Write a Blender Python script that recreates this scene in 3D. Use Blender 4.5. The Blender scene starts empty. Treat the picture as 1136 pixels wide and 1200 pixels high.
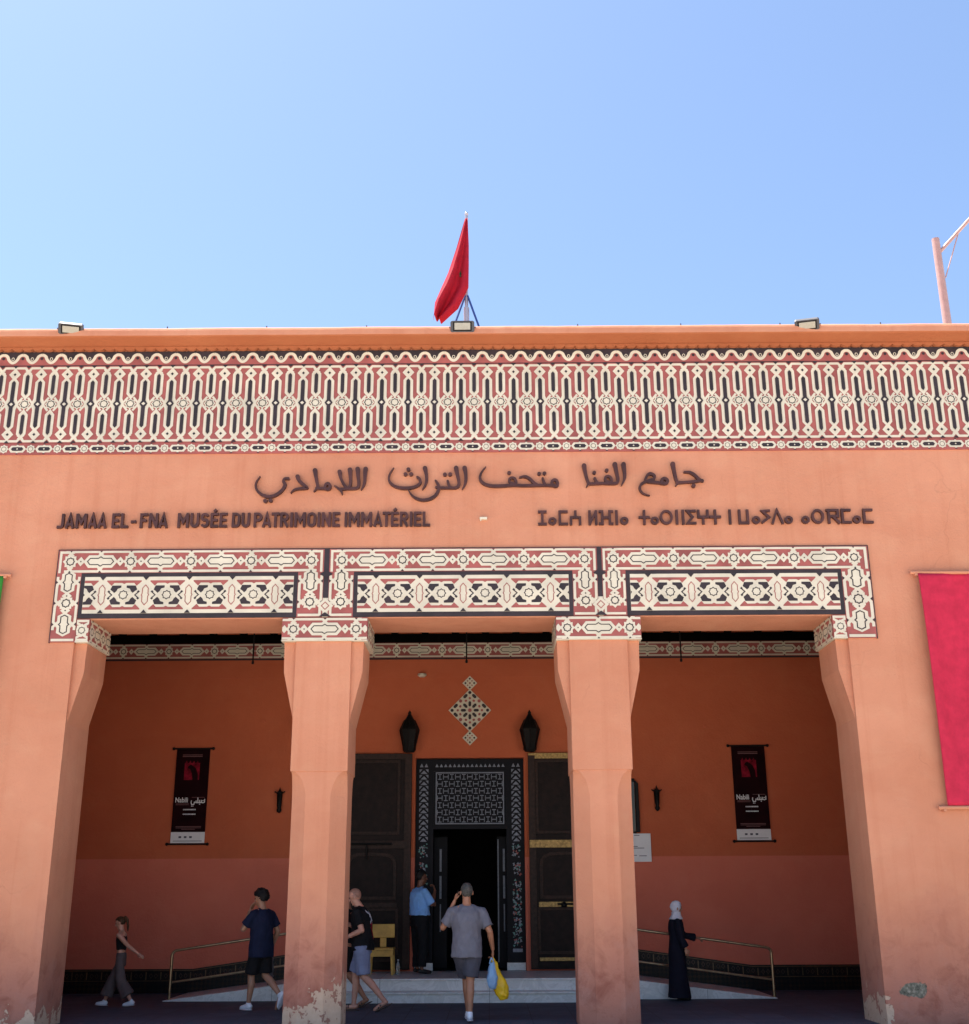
import bpy, bmesh, math, random
from mathutils import Vector, Matrix, noise
import numpy as np

R = math.radians
PI = math.pi
random.seed(7)
scene = bpy.context.scene
COL = scene.collection

# ------------------------------------------------------------------ camera
cam_d = bpy.data.cameras.new("camera")
cam_d.sensor_fit = 'HORIZONTAL'
cam_d.sensor_width = 36.0
cam_d.lens = 1375.0 / 1136.0 * 36.0
cam_d.clip_end = 2000
cam = bpy.data.objects.new("camera", cam_d)
COL.objects.link(cam)
_p, _y, _r = R(18.12), R(0.1), R(-0.3)
_F = Vector((-math.sin(_y) * math.cos(_p), math.cos(_y) * math.cos(_p), math.sin(_p)))
_R0 = _F.cross(Vector((0, 0, 1))).normalized()
_U0 = _R0.cross(_F)
_R = _R0 * math.cos(_r) + _U0 * math.sin(_r)
_U = _U0 * math.cos(_r) - _R0 * math.sin(_r)
_m = Matrix((_R, _U, -_F)).transposed().to_4x4()
_m.translation = Vector((0, -16.7, 1.65))
cam.matrix_world = _m
scene.camera = cam

# ------------------------------------------------------------------ sky, sun, exposure
SUN_EL, SUN_AZ = 70.0, -60.0          # azimuth clockwise from +Y: the sun stands behind the building, to the left
world = bpy.data.worlds.new("World")
scene.world = world
world.use_nodes = True
wn = world.node_tree
bg = wn.nodes['Background']
sky = wn.nodes.new('ShaderNodeTexSky')
sky.sky_type = 'NISHITA'
sky.sun_disc = False
sky.sun_elevation = R(SUN_EL)
sky.sun_rotation = R(SUN_AZ)
sky.air_density = 1.0
sky.dust_density = 0.9
sky.ozone_density = 2.7
wn.links.new(sky.outputs[0], bg.inputs[0])
bg.inputs[1].default_value = 0.082

sun_d = bpy.data.lights.new("sun", 'SUN')
sun_d.energy = 5.0
sun_d.angle = R(0.5)
sun_d.color = (1.0, 0.94, 0.85)
sun = bpy.data.objects.new("sun", sun_d)
COL.objects.link(sun)
_sd = Vector((math.sin(R(SUN_AZ)) * math.cos(R(SUN_EL)), math.cos(R(SUN_AZ)) * math.cos(R(SUN_EL)), math.sin(R(SUN_EL))))
sun.rotation_euler = _sd.to_track_quat('Z', 'Y').to_euler()
sun.location = (-20, 20, 40)

scene.view_settings.view_transform = 'Standard'
scene.view_settings.look = 'None'
scene.view_settings.gamma = 1.0
scene.view_settings.exposure = 1.62
scene.cycles.max_bounces = 10
scene.cycles.diffuse_bounces = 6

# ------------------------------------------------------------------ materials
def mat_new(name):
    m = bpy.data.materials.new(name)
    m.use_nodes = True
    return m, m.node_tree, m.node_tree.nodes['Principled BSDF']

def N(t, kind, **kw):
    n = t.nodes.new(kind)
    for k, v in kw.items():
        setattr(n, k, v)
    return n

def ramp(t, fac, stops):
    r = t.nodes.new('ShaderNodeValToRGB')
    e = r.color_ramp.elements
    while len(e) < len(stops):
        e.new(0.5)
    for el, (p, c) in zip(e, stops):
        el.position = p
        el.color = (c[0], c[1], c[2], 1) if not isinstance(c, (int, float)) else (c, c, c, 1)
    t.links.new(fac, r.inputs[0])
    return r.outputs[0]

def mixc(t, fac, a, b, mode='MIX'):
    m = t.nodes.new('ShaderNodeMix')
    m.data_type = 'RGBA'
    m.blend_type = mode
    for sock, v in ((m.inputs[0], fac), (m.inputs[6], a), (m.inputs[7], b)):
        if isinstance(v, (int, float)):
            sock.default_value = v
        elif isinstance(v, (tuple, list)):
            sock.default_value = (v[0], v[1], v[2], 1)
        else:
            t.links.new(v, sock)
    return m.outputs[2]

def mth(t, op, a, b=None, c=None, clamp=False):
    m = t.nodes.new('ShaderNodeMath')
    m.operation = op
    m.use_clamp = clamp
    for s, v in zip(m.inputs, (a, b, c)):
        if v is None:
            continue
        if isinstance(v, (int, float)):
            s.default_value = v
        else:
            t.links.new(v, s)
    return m.outputs[0]

def tex_noise(t, vec, scale, detail=4, rough=0.55, dist=0.0):
    n = t.nodes.new('ShaderNodeTexNoise')
    n.inputs['Scale'].default_value = scale
    n.inputs['Detail'].default_value = detail
    n.inputs['Roughness'].default_value = rough
    n.inputs['Distortion'].default_value = dist
    t.links.new(vec, n.inputs['Vector'])
    return n.outputs[0]

def mapping(t, vec, scale=(1, 1, 1), loc=(0, 0, 0), rot=(0, 0, 0)):
    m = t.nodes.new('ShaderNodeMapping')
    m.inputs['Scale'].default_value = scale
    m.inputs['Location'].default_value = loc
    m.inputs['Rotation'].default_value = rot
    t.links.new(vec, m.inputs['Vector'])
    return m.outputs[0]

def bump(t, bsdf, h, strength=0.3, dist=0.02):
    b = t.nodes.new('ShaderNodeBump')
    b.inputs['Strength'].default_value = strength
    b.inputs['Distance'].default_value = dist
    t.links.new(h, b.inputs['Height'])
    t.links.new(b.outputs[0], bsdf.inputs['Normal'])

def geo_pos(t):
    g = t.nodes.new('ShaderNodeNewGeometry')
    return g.outputs['Position']

def obj_pos(t):
    g = t.nodes.new('ShaderNodeTexCoord')
    return g.outputs['Object']

def sepz(t, vec):
    s = t.nodes.new('ShaderNodeSeparateXYZ')
    t.links.new(vec, s.inputs[0])
    return s.outputs

def simple(name, col, rough=0.6, metal=0.0, var=0.12, scale=6.0, bmp=0.0, bscale=60, spec=None, coat=0):
    m, t, b = mat_new(name)
    v = obj_pos(t)
    n = tex_noise(t, v, scale, 5, 0.6)
    lo = tuple(c * (1 - var) for c in col)
    hi = tuple(min(1, c * (1 + var)) for c in col)
    t.links.new(ramp(t, n, [(0.3, lo), (0.7, hi)]), b.inputs['Base Color'])
    b.inputs['Roughness'].default_value = rough
    b.inputs['Metallic'].default_value = metal
    if spec is not None:
        b.inputs['Specular IOR Level'].default_value = spec
    if coat:
        b.inputs['Coat Weight'].default_value = coat
    if bmp:
        bump(t, b, tex_noise(t, v, bscale, 3, 0.6), bmp, 0.01)
    return m

def plaster(name, col, weather=True, peel=True, two_tone=None):
    m, t, b = mat_new(name)
    p = geo_pos(t)
    x, y, z = sepz(t, p)[:3]
    big = tex_noise(t, p, 0.55, 5, 0.55)
    mid = tex_noise(t, p, 2.3, 6, 0.62, 0.4)
    base = col
    if two_tone:
        zz, lowc = two_tone
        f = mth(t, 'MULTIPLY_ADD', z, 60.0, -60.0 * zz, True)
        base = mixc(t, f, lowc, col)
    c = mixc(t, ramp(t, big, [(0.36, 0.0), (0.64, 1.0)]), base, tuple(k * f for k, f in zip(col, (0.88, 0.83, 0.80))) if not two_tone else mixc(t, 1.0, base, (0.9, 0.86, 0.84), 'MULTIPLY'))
    c = mixc(t, mth(t, 'MULTIPLY', ramp(t, mid, [(0.50, 0.0), (0.70, 1.0)]), 0.55), c, mixc(t, 1.0, c, (1.03, 1.14, 1.15), 'MULTIPLY'))
    # faint roller and repair patches
    v = mapping(t, p, (0.7, 0.7, 1.6))
    br = tex_noise(t, v, 1.1, 2, 0.4, 1.2)
    c = mixc(t, mth(t, 'MULTIPLY', ramp(t, br, [(0.50, 0.0), (0.56, 1.0)]), 0.36), c, mixc(t, 1.0, c, (0.97, 0.92, 0.90), 'MULTIPLY'))
    if weather:
        st = tex_noise(t, mapping(t, p, (5.0, 5.0, 0.16)), 1.0, 5, 0.65)
        c = mixc(t, mth(t, 'MULTIPLY', ramp(t, st, [(0.50, 0.0), (0.72, 1.0)]), 0.50), c, mixc(t, 1.0, c, (0.86, 0.76, 0.72), 'MULTIPLY'))
        # rising damp near the ground
        wob = tex_noise(t, mapping(t, p, (0.8, 0.8, 0.5)), 1.3, 5, 0.6)
        zz2 = mth(t, 'MULTIPLY_ADD', wob, -1.5, z)
        damp = ramp(t, mth(t, 'MULTIPLY_ADD', zz2, 0.5, 0.5), [(0.32, 1.0), (0.98, 0.0)])
        dn = tex_noise(t, p, 3.2, 6, 0.65, 0.6)
        c = mixc(t, mth(t, 'MULTIPLY', damp, 0.75), c, (0.40, 0.165, 0.125))
        c = mixc(t, mth(t, 'MULTIPLY', damp, ramp(t, dn, [(0.48, 0.0), (0.68, 0.75)])), c, (0.27, 0.085, 0.055))
        pale = ramp(t, tex_noise(t, p, 1.7, 5, 0.6), [(0.55, 0.0), (0.7, 0.55)])
        c = mixc(t, mth(t, 'MULTIPLY', damp, pale), c, (0.46, 0.25, 0.20))
    if peel:
        # peeled paint: three areas at the feet of the pillars and a cement repair
        pn = tex_noise(t, p, 4.6, 5, 0.58, 0.5)
        tot = None
        for (cx, cy, x0, ztop, slope, wx) in ((-2.2, 0.0, -2.15, 0.50, 0.55, 0.60), (5.22, 0.5, 5.13, 0.32, 0.0, 0.20), (-5.95, 0.5, -5.9, 0.18, 0.0, 0.35), (-6.4, 0, -6.4, 0.12, 0.0, 0.35)):
            dx = mth(t, 'SUBTRACT', x, x0)
            lim = mth(t, 'MULTIPLY_ADD', dx, slope, ztop)
            a = mth(t, 'SUBTRACT', lim, z)
            a = mth(t, 'MULTIPLY_ADD', mth(t, 'SUBTRACT', pn, 0.5), 1.05, a)
            w = mth(t, 'MULTIPLY_ADD', mth(t, 'ABSOLUTE', dx), -1.3, 1.3 * wx)
            w = mth(t, 'MULTIPLY_ADD', mth(t, 'SUBTRACT', pn, 0.5), 0.9, w)
            a = mth(t, 'MINIMUM', a, w)
            f = mth(t, 'MULTIPLY', a, 40.0, None, True)
            tot = f if tot is None else mth(t, 'MAXIMUM', tot, f)
        hole = ramp(t, tex_noise(t, p, 9.0, 4, 0.6), [(0.37, 1.0), (0.42, 0.0)])
        tot = mth(t, 'MULTIPLY', tot, mth(t, 'SUBTRACT', 1.0, mth(t, 'MULTIPLY', hole, 0.8)))
        rim = ramp(t, tot, [(0.02, 0.0), (0.3, 0.6), (0.9, 0.0)])
        c = mixc(t, tot, c, mixc(t, tex_noise(t, p, 14, 4, 0.6), (0.52, 0.34, 0.23), (0.68, 0.49, 0.36)))
        c = mixc(t, rim, c, (0.20, 0.09, 0.06))
        # cement patch on the right wall
        ex = mth(t, 'MULTIPLY', mth(t, 'SUBTRACT', x, 5.62), 5.2)
        ez = mth(t, 'MULTIPLY', mth(t, 'SUBTRACT', z, 0.44), 9.5)
        d = mth(t, 'SQRT', mth(t, 'ADD', mth(t, 'MULTIPLY', ex, ex), mth(t, 'MULTIPLY', ez, ez)))
        d = mth(t, 'MULTIPLY_ADD', mth(t, 'SUBTRACT', tex_noise(t, p, 8, 6, 0.65), 0.5), 1.6, d)
        yy = mth(t, 'LESS_THAN', y, 0.05)
        cf = mth(t, 'MULTIPLY', mth(t, 'MULTIPLY_ADD', d, -8.0, 8.0, True), yy)
        cc = ramp(t, tex_noise(t, p, 16, 6, 0.7), [(0.3, (0.05, 0.05, 0.04)), (0.5, (0.17, 0.16, 0.12)), (0.72, (0.42, 0.38, 0.31))])
        c = mixc(t, cf, c, cc)
    t.links.new(c, b.inputs['Base Color'])
    b.inputs['Roughness'].default_value = 0.85
    b.inputs['Specular IOR Level'].default_value = 0.25
    if weather:
        # hairline cracks
        vo = N(t, 'ShaderNodeTexVoronoi')
        vo.feature = 'DISTANCE_TO_EDGE'
        vo.inputs['Scale'].default_value = 0.42
        wv = t.nodes.new('ShaderNodeVectorMath'); wv.operation = 'ADD'
        nz_ = t.nodes.new('ShaderNodeTexNoise'); nz_.inputs['Scale'].default_value = 1.6; nz_.inputs['Detail'].default_value = 6
        t.links.new(p, nz_.inputs['Vector']); t.links.new(p, wv.inputs[0]); t.links.new(nz_.outputs['Color'], wv.inputs[1])
        t.links.new(wv.outputs[0], vo.inputs['Vector'])
        crack = ramp(t, vo.outputs['Distance'], [(0.0, 1.0), (0.006, 0.0)])
        crack = mth(t, 'MULTIPLY', crack, ramp(t, tex_noise(t, p, 0.8, 3, 0.5), [(0.54, 0.0), (0.64, 0.22)]))
        c = mixc(t, crack, c, (0.22, 0.09, 0.06))
        spk = ramp(t, tex_noise(t, p, 45, 3, 0.6), [(0.66, 0.0), (0.74, 0.35)])
        c = mixc(t, spk, c, mixc(t, 1.0, c, (0.72, 0.62, 0.6), 'MULTIPLY'))
        t.links.new(c, b.inputs['Base Color'])
    h = mth(t, 'MULTIPLY_ADD', tex_noise(t, p, 28, 6, 0.65), 0.45, tex_noise(t, p, 3.0, 4, 0.55))
    bump(t, b, h, 0.5, 0.035)
    return m

M = {}
M['plaster'] = plaster('salmon_plaster', (0.60, 0.268, 0.165))
M['plaster_soffit'] = plaster('shaded_soffit_plaster', (0.40, 0.135, 0.060), weather=False, peel=False)  # cornice underside: shade and warm bounce put into the plaster colour
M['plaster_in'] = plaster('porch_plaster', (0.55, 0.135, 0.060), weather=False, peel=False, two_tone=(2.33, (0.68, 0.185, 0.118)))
M['cream'] = simple('cream_paint', (0.63, 0.575, 0.455), 0.6, var=0.13, scale=2.2, bmp=0.15, bscale=30)
M['tilered'] = simple('red_paint', (0.32, 0.082, 0.072), 0.65, var=0.28, scale=2.5)
M['tiledark'] = simple('black_paint', (0.024, 0.014, 0.018), 0.6, var=0.5, scale=3.0)
M['wood'] = simple('dark_wood', (0.0125, 0.0055, 0.0045), 0.5, var=0.5, scale=9.0, spec=0.15, bmp=0.5, bscale=30)
M['wood_edge'] = simple('worn_dark_wood', (0.030, 0.014, 0.010), 0.5, var=0.5, scale=14.0, spec=0.2)
M['brass'] = simple('aged_brass', (0.36, 0.23, 0.08), 0.5, 0.5, var=0.55, scale=26)
M['railbrass'] = simple('rail_brass', (0.36, 0.26, 0.16), 0.35, 0.9, var=0.25, scale=12)
M['metal_letter'] = simple('brown_letter_metal', (0.075, 0.026, 0.022), 0.45, 0.25, var=0.35, scale=4.0)
M['black_iron'] = simple('black_iron', (0.006, 0.005, 0.005), 0.55, 0.0, var=0.3, spec=0.2)
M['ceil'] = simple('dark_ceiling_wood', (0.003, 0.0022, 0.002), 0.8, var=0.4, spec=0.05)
M['grey_metal'] = simple('grey_metal', (0.07, 0.07, 0.08), 0.5, 0.3, var=0.15)
M['glass_lamp'] = simple('lamp_glass', (0.36, 0.345, 0.29), 0.25, var=0.1, scale=20)
M['white_metal'] = simple('pole_paint', (0.46, 0.29, 0.26), 0.35, 0.1, var=0.1)
M['steel'] = simple('flagpole_steel', (0.45, 0.45, 0.50), 0.35, 0.5, var=0.1)
M['blue_metal'] = simple('blue_brace_paint', (0.03, 0.07, 0.26), 0.4, 0.1)
M['yellow_wood'] = simple('yellow_wood', (0.52, 0.30, 0.055), 0.5, var=0.2, scale=9)
M['white_paper'] = simple('white_board', (0.72, 0.72, 0.74), 0.5, var=0.04)
M['poster'] = simple('poster_print', (0.013, 0.0012, 0.0025), 0.6, var=0.5, scale=3, spec=0.06)
M['poster_red'] = simple('poster_red_ink', (0.20, 0.007, 0.020), 0.6, var=0.7, scale=9, spec=0.06)
M['poster_dim'] = simple('poster_dim_ink', (0.16, 0.06, 0.06), 0.45, var=0.2)
M['ink'] = simple('dark_ink', (0.05, 0.05, 0.08), 0.6)
M['white_cap'] = simple('lime_wash', (0.82, 0.80, 0.76), 0.7, var=0.05)
M['mirror'] = simple('dark_glass', (0.03, 0.02, 0.015), 0.12, 0.2)
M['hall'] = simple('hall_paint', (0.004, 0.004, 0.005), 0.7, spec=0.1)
M['tile_blue'] = simple('teal_tile', (0.05, 0.20, 0.19), 0.3, var=0.4, scale=12)
M['tile_light'] = simple('bone_inlay', (0.17, 0.185, 0.235), 0.4, var=0.3, scale=25)
M['dark_blue'] = simple('dark_blue_frame', (0.004, 0.004, 0.008), 0.45, var=0.3, spec=0.12)

def cloth(name, col, rough=0.85, transl=0.0, wr=0.5, ws=14):
    m, t, b = mat_new(name)
    v = obj_pos(t)
    n = tex_noise(t, v, 7, 4, 0.6)
    t.links.new(ramp(t, n, [(0.3, tuple(c * 0.85 for c in col)), (0.7, tuple(min(1, c * 1.12) for c in col))]), b.inputs['Base Color'])
    b.inputs['Roughness'].default_value = rough
    b.inputs['Specular IOR Level'].default_value = 0.15
    bump(t, b, tex_noise(t, mapping(t, v, (1, 1, 0.45)), ws, 3, 0.5, 0.8), wr, 0.03)
    if transl:
        out = t.nodes['Material Output']
        tr = t.nodes.new('ShaderNodeBsdfTranslucent')
        tr.inputs[0].default_value = (min(1, col[0] * 1.5), col[1] * 1.2, col[2] * 1.2, 1)
        mx = t.nodes.new('ShaderNodeMixShader')
        mx.inputs[0].default_value = transl
        t.links.new(b.outputs[0], mx.inputs[1])
        t.links.new(tr.outputs[0], mx.inputs[2])
        t.links.new(mx.outputs[0], out.inputs[0])
    return m

def skin(name, col):
    m, t, b = mat_new(name)
    v = obj_pos(t)
    n = tex_noise(t, v, 11, 4, 0.6)
    t.links.new(ramp(t, n, [(0.3, tuple(c * 0.88 for c in col)), (0.7, tuple(min(1, c * 1.1) for c in col))]), b.inputs['Base Color'])
    b.inputs['Roughness'].default_value = 0.5
    b.inputs['Subsurface Weight'].default_value = 0.08
    b.inputs['Subsurface Scale'].default_value = 0.02
    b.inputs['Subsurface Radius'].default_value = (1, 0.3, 0.15)
    return m

# marble
def marble():
    m, t, b = mat_new('grey_marble')
    p = geo_pos(t)
    n = tex_noise(t, p, 2.2, 8, 0.65, 1.6)
    n2 = tex_noise(t, p, 11, 5, 0.6, 0.5)
    c = ramp(t, n, [(0.30, (0.58, 0.58, 0.58)), (0.48, (0.76, 0.76, 0.76)), (0.53, (0.60, 0.60, 0.60)), (0.70, (0.80, 0.79, 0.77))])
    c = mixc(t, mth(t, 'MULTIPLY', n2, 0.3), c, (0.55, 0.51, 0.45))
    x = sepz(t, p)[0]
    fr = mth(t, 'FRACT', mth(t, 'MULTIPLY', x, 0.55))
    c = mixc(t, mth(t, 'MULTIPLY', mth(t, 'LESS_THAN', fr, 0.006), 0.6), c, (0.12, 0.12, 0.12))
    t.links.new(c, b.inputs['Base Color'])
    b.inputs['Roughness'].default_value = 0.35
    return m
M['marble'] = marble()

def porch_floor():
    m, t, b = mat_new('dark_stone_tiles')
    p = geo_pos(t)
    br = N(t, 'ShaderNodeTexBrick')
    br.offset = 0.0
    br.inputs['Scale'].default_value = 1.0
    br.inputs['Brick Width'].default_value = 0.6
    br.inputs['Row Height'].default_value = 0.6
    br.inputs['Mortar Size'].default_value = 0.006
    br.inputs['Color1'].default_value = (0.070, 0.084, 0.118, 1)
    br.inputs['Color2'].default_value = (0.050, 0.060, 0.086, 1)
    br.inputs['Mortar'].default_value = (0.03, 0.03, 0.03, 1)
    t.links.new(p, br.inputs['Vector'])
    n = tex_noise(t, p, 3.0, 6, 0.65, 0.4)
    c = mixc(t, ramp(t, n, [(0.35, 0.0), (0.7, 0.55)]), br.outputs[0], (0.11, 0.115, 0.135))
    t.links.new(c, b.inputs['Base Color'])
    t.links.new(ramp(t, n, [(0.3, 0.55), (0.7, 0.8)]), b.inputs['Roughness'])
    b.inputs['Specular IOR Level'].default_value = 0.2
    return m
M['floor'] = porch_floor()

def paving():
    m, t, b = mat_new('plaza_paving')
    p = geo_pos(t)
    br = N(t, 'ShaderNodeTexBrick')
    br.inputs['Scale'].default_value = 1.0
    br.inputs['Brick Width'].default_value = 0.4
    br.inputs['Row Height'].default_value = 0.2
    br.inputs['Mortar Size'].default_value = 0.008
    br.inputs['Color1'].default_value = (0.55, 0.48, 0.40, 1)
    br.inputs['Color2'].default_value = (0.50, 0.43, 0.36, 1)
    br.inputs['Mortar'].default_value = (0.2, 0.18, 0.15, 1)
    t.links.new(p, br.inputs['Vector'])
    n = tex_noise(t, p, 0.6, 6, 0.65)
    c = mixc(t, ramp(t, n, [(0.35, 0.0), (0.7, 0.45)]), br.outputs[0], (0.44, 0.38, 0.32))
    t.links.new(c, b.inputs['Base Color'])
    b.inputs['Roughness'].default_value = 0.8
    return m
M['paving'] = paving()

def dado_tiles():
    m, t, b = mat_new('black_and_brown_dado_tiles')
    p = geo_pos(t)
    v = mapping(t, p, (1, 1, 1), (0, 0, 0), (0, R(45), 0))
    ck = N(t, 'ShaderNodeTexChecker')
    ck.inputs['Scale'].default_value = 18.0
    ck.inputs['Color1'].default_value = (0.006, 0.006, 0.007, 1)
    ck.inputs['Color2'].default_value = (0.045, 0.022, 0.010, 1)
    t.links.new(v, ck.inputs['Vector'])
    n = tex_noise(t, p, 3.0, 4, 0.6)
    c = mixc(t, ramp(t, n, [(0.4, 0.35), (0.62, 0.95)]), ck.outputs[0], (0.006, 0.006, 0.008))
    t.links.new(c, b.inputs['Base Color'])
    b.inputs['Roughness'].default_value = 0.4
    b.inputs['Specular IOR Level'].default_value = 0.2
    return m
M['dado'] = dado_tiles()

# ------------------------------------------------------------------ object helpers
def link(o, parent=None):
    COL.objects.link(o)
    if parent is not None:
        o.parent = parent
    return o

def tag(o, label=None, cat=None, group=None, kind=None):
    if label: o['label'] = label
    if cat: o['category'] = cat
    if group: o['group'] = group
    if kind: o['kind'] = kind
    return o

def thing(name, label, cat, loc=(0, 0, 0), rz=0.0, group=None):
    o = bpy.data.objects.new(name, None)
    o.empty_display_size = 0.2
    o.location = loc
    o.rotation_euler = (0, 0, rz)
    link(o)
    return tag(o, label, cat, group)

class MB:
    """collects polygons with a material slot each; build() links them as one mesh object"""
    def __init__(s):
        s.v, s.f, s.m, s.sm = [], [], [], []
    def add(s, verts, faces, mi=0, smooth=False):
        o = len(s.v)
        s.v.extend([tuple(p) for p in verts])
        for f in faces:
            s.f.append([i + o for i in f]); s.m.append(mi); s.sm.append(smooth)
    def box(s, x0, x1, y0, y1, z0, z1, mi=0):
        if x1 < x0: x0, x1 = x1, x0
        if y1 < y0: y0, y1 = y1, y0
        if z1 < z0: z0, z1 = z1, z0
        s.add([(x0, y0, z0), (x1, y0, z0), (x1, y1, z0), (x0, y1, z0), (x0, y0, z1), (x1, y0, z1), (x1, y1, z1), (x0, y1, z1)],
              [(0, 3, 2, 1), (4, 5, 6, 7), (0, 1, 5, 4), (1, 2, 6, 5), (2, 3, 7, 6), (3, 0, 4, 7)], mi)
    def prism_xz(s, pts, y0, y1, mi=0):
        n = len(pts)
        area = sum(pts[i][0] * pts[(i + 1) % n][1] - pts[(i + 1) % n][0] * pts[i][1] for i in range(n))
        if area < 0: pts = pts[::-1]
        v = [(p[0], y0, p[1]) for p in pts] + [(p[0], y1, p[1]) for p in pts]
        f = [tuple(range(n)), tuple(range(2 * n - 1, n - 1, -1))]
        for i in range(n):
            j = (i + 1) % n
            f.append((j, i, i + n, j + n))
        s.add(v, f, mi)
    def prism_yz(s, pts, x0, x1, mi=0):
        n = len(pts)
        v = [(x0, p[0], p[1]) for p in pts] + [(x1, p[0], p[1]) for p in pts]
        f = [tuple(range(n - 1, -1, -1)), tuple(range(n, 2 * n))]
        for i in range(n):
            j = (i + 1) % n
            f.append((i, j, j + n, i + n))
        s.add(v, f, mi)
    def tube(s, pts, r, n=10, mi=0, cap=True):
        pts = [Vector(p) for p in pts]
        rs = r if isinstance(r, (list, tuple)) else [r] * len(pts)
        rings = []
        up = None
        for i, p in enumerate(pts):
            d = (pts[min(i + 1, len(pts) - 1)] - pts[max(i - 1, 0)]).normalized()
            if up is None:
                up = Vector((0, 0, 1)) if abs(d.z) < 0.9 else Vector((1, 0, 0))
            a = d.cross(up).normalized(); b2 = a.cross(d).normalized(); up = b2
            rings.append([p + a * math.cos(k * 2 * PI / n) * rs[i] + b2 * math.sin(k * 2 * PI / n) * rs[i] for k in range(n)])
        v = [q for rg in rings for q in rg]
        f = []
        for i in range(len(rings) - 1):
            for k in range(n):
                k2 = (k + 1) % n
                f.append((i * n + k, (i + 1) * n + k, (i + 1) * n + k2, i * n + k2))
        s.add(v, f, mi, True)
        if cap:
            s.add(rings[0], [tuple(range(n))], mi)
            s.add(rings[-1], [tuple(range(n - 1, -1, -1))], mi)
    def lathe(s, prof, cx, cy, n=20, mi=0, a0=0.0, a1=2 * PI):
        full = abs(a1 - a0 - 2 * PI) < 1e-6
        cnt = n if full else n + 1
        v = []
        for (r, z) in prof:
            for k in range(cnt):
                a = a0 + (a1 - a0) * k / n
                v.append((cx + r * math.cos(a), cy + r * math.sin(a), z))
        f = []
        for i in range(len(prof) - 1):
            for k in range(n):
                k2 = (k + 1) % cnt
                f.append((i * cnt + k, i * cnt + k2, (i + 1) * cnt + k2, (i + 1) * cnt + k))
        s.add(v, f, mi, True)
    def build(s, name, mats, parent=None, bevel=0.0, segs=2):
        me = bpy.data.meshes.new(name)
        me.from_pydata(s.v, [], s.f)
        if not isinstance(mats, (list, tuple)): mats = [mats]
        for m in mats: me.materials.append(m)
        me.polygons.foreach_set('material_index', s.m)
        me.polygons.foreach_set('use_smooth', s.sm)
        me.update()
        o = link(bpy.data.objects.new(name, me), parent)
        if bevel:
            b = o.modifiers.new('bevel', 'BEVEL')
            b.width = bevel; b.segments = segs; b.limit_method = 'ANGLE'; b.angle_limit = R(40)
        return o

def build_each(mb, name, mats, parent, bevel=0.0):
    """every separate piece of a builder becomes a part of its own"""
    par = list(range(len(mb.v)))
    def fd(a):
        while par[a] != a:
            par[a] = par[par[a]]; a = par[a]
        return a
    for f in mb.f:
        for k in f[1:]:
            par[fd(f[0])] = fd(k)
    groups = {}
    for i, f in enumerate(mb.f):
        groups.setdefault(fd(f[0]), []).append(i)
    out = []
    for fl in groups.values():
        m_ = MB(); idx = {}
        for i in fl:
            for k in mb.f[i]:
                if k not in idx:
                    idx[k] = len(m_.v); m_.v.append(mb.v[k])
            m_.f.append([idx[k] for k in mb.f[i]]); m_.m.append(mb.m[i]); m_.sm.append(mb.sm[i])
        out.append(m_.build(name, mats, parent, bevel))
    return out

def clip_poly(pts, box):
    u0, u1, v0, v1 = box
    def cut(P, inside, inter):
        out = []
        for i in range(len(P)):
            a, b = P[i - 1], P[i]
            ia, ib = inside(a), inside(b)
            if ib:
                if not ia: out.append(inter(a, b))
                out.append(b)
            elif ia:
                out.append(inter(a, b))
        return out
    def ix(c): return lambda a, b: (c, a[1] + (b[1] - a[1]) * (c - a[0]) / (b[0] - a[0]))
    def iy(c): return lambda a, b: (a[0] + (b[0] - a[0]) * (c - a[1]) / (b[1] - a[1]), c)
    for ins, it in ((lambda p: p[0] >= u0, ix(u0)), (lambda p: p[0] <= u1, ix(u1)), (lambda p: p[1] >= v0, iy(v0)), (lambda p: p[1] <= v1, iy(v1))):
        if not pts: return pts
        pts = cut(pts, ins, it)
    return pts

def offset_path(pts, w, closed=False):
    """left and right offsets of a polyline with mitred corners; w one width or one per point"""
    n = len(pts)
    ws = w if isinstance(w, (list, tuple)) else [w] * n
    L, Rr = [], []
    for i in range(n):
        if closed:
            a, b, c = pts[i - 1], pts[i], pts[(i + 1) % n]
        else:
            a, b, c = pts[max(i - 1, 0)], pts[i], pts[min(i + 1, n - 1)]
        d1 = Vector((b[0] - a[0], b[1] - a[1])); d2 = Vector((c[0] - b[0], c[1] - b[1]))
        if d1.length < 1e-9: d1 = d2
        if d2.length < 1e-9: d2 = d1
        d1.normalize(); d2.normalize()
        n1 = Vector((-d1.y, d1.x)); n2 = Vector((-d2.y, d2.x))
        mm = n1 + n2
        if mm.length < 0.3: mm = n1
        mm.normalize()
        k = ws[i] / 2 / max(0.5, mm.dot(n1))
        L.append((b[0] + mm.x * k, b[1] + mm.y * k)); Rr.append((b[0] - mm.x * k, b[1] - mm.y * k))
    return L, Rr

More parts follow.
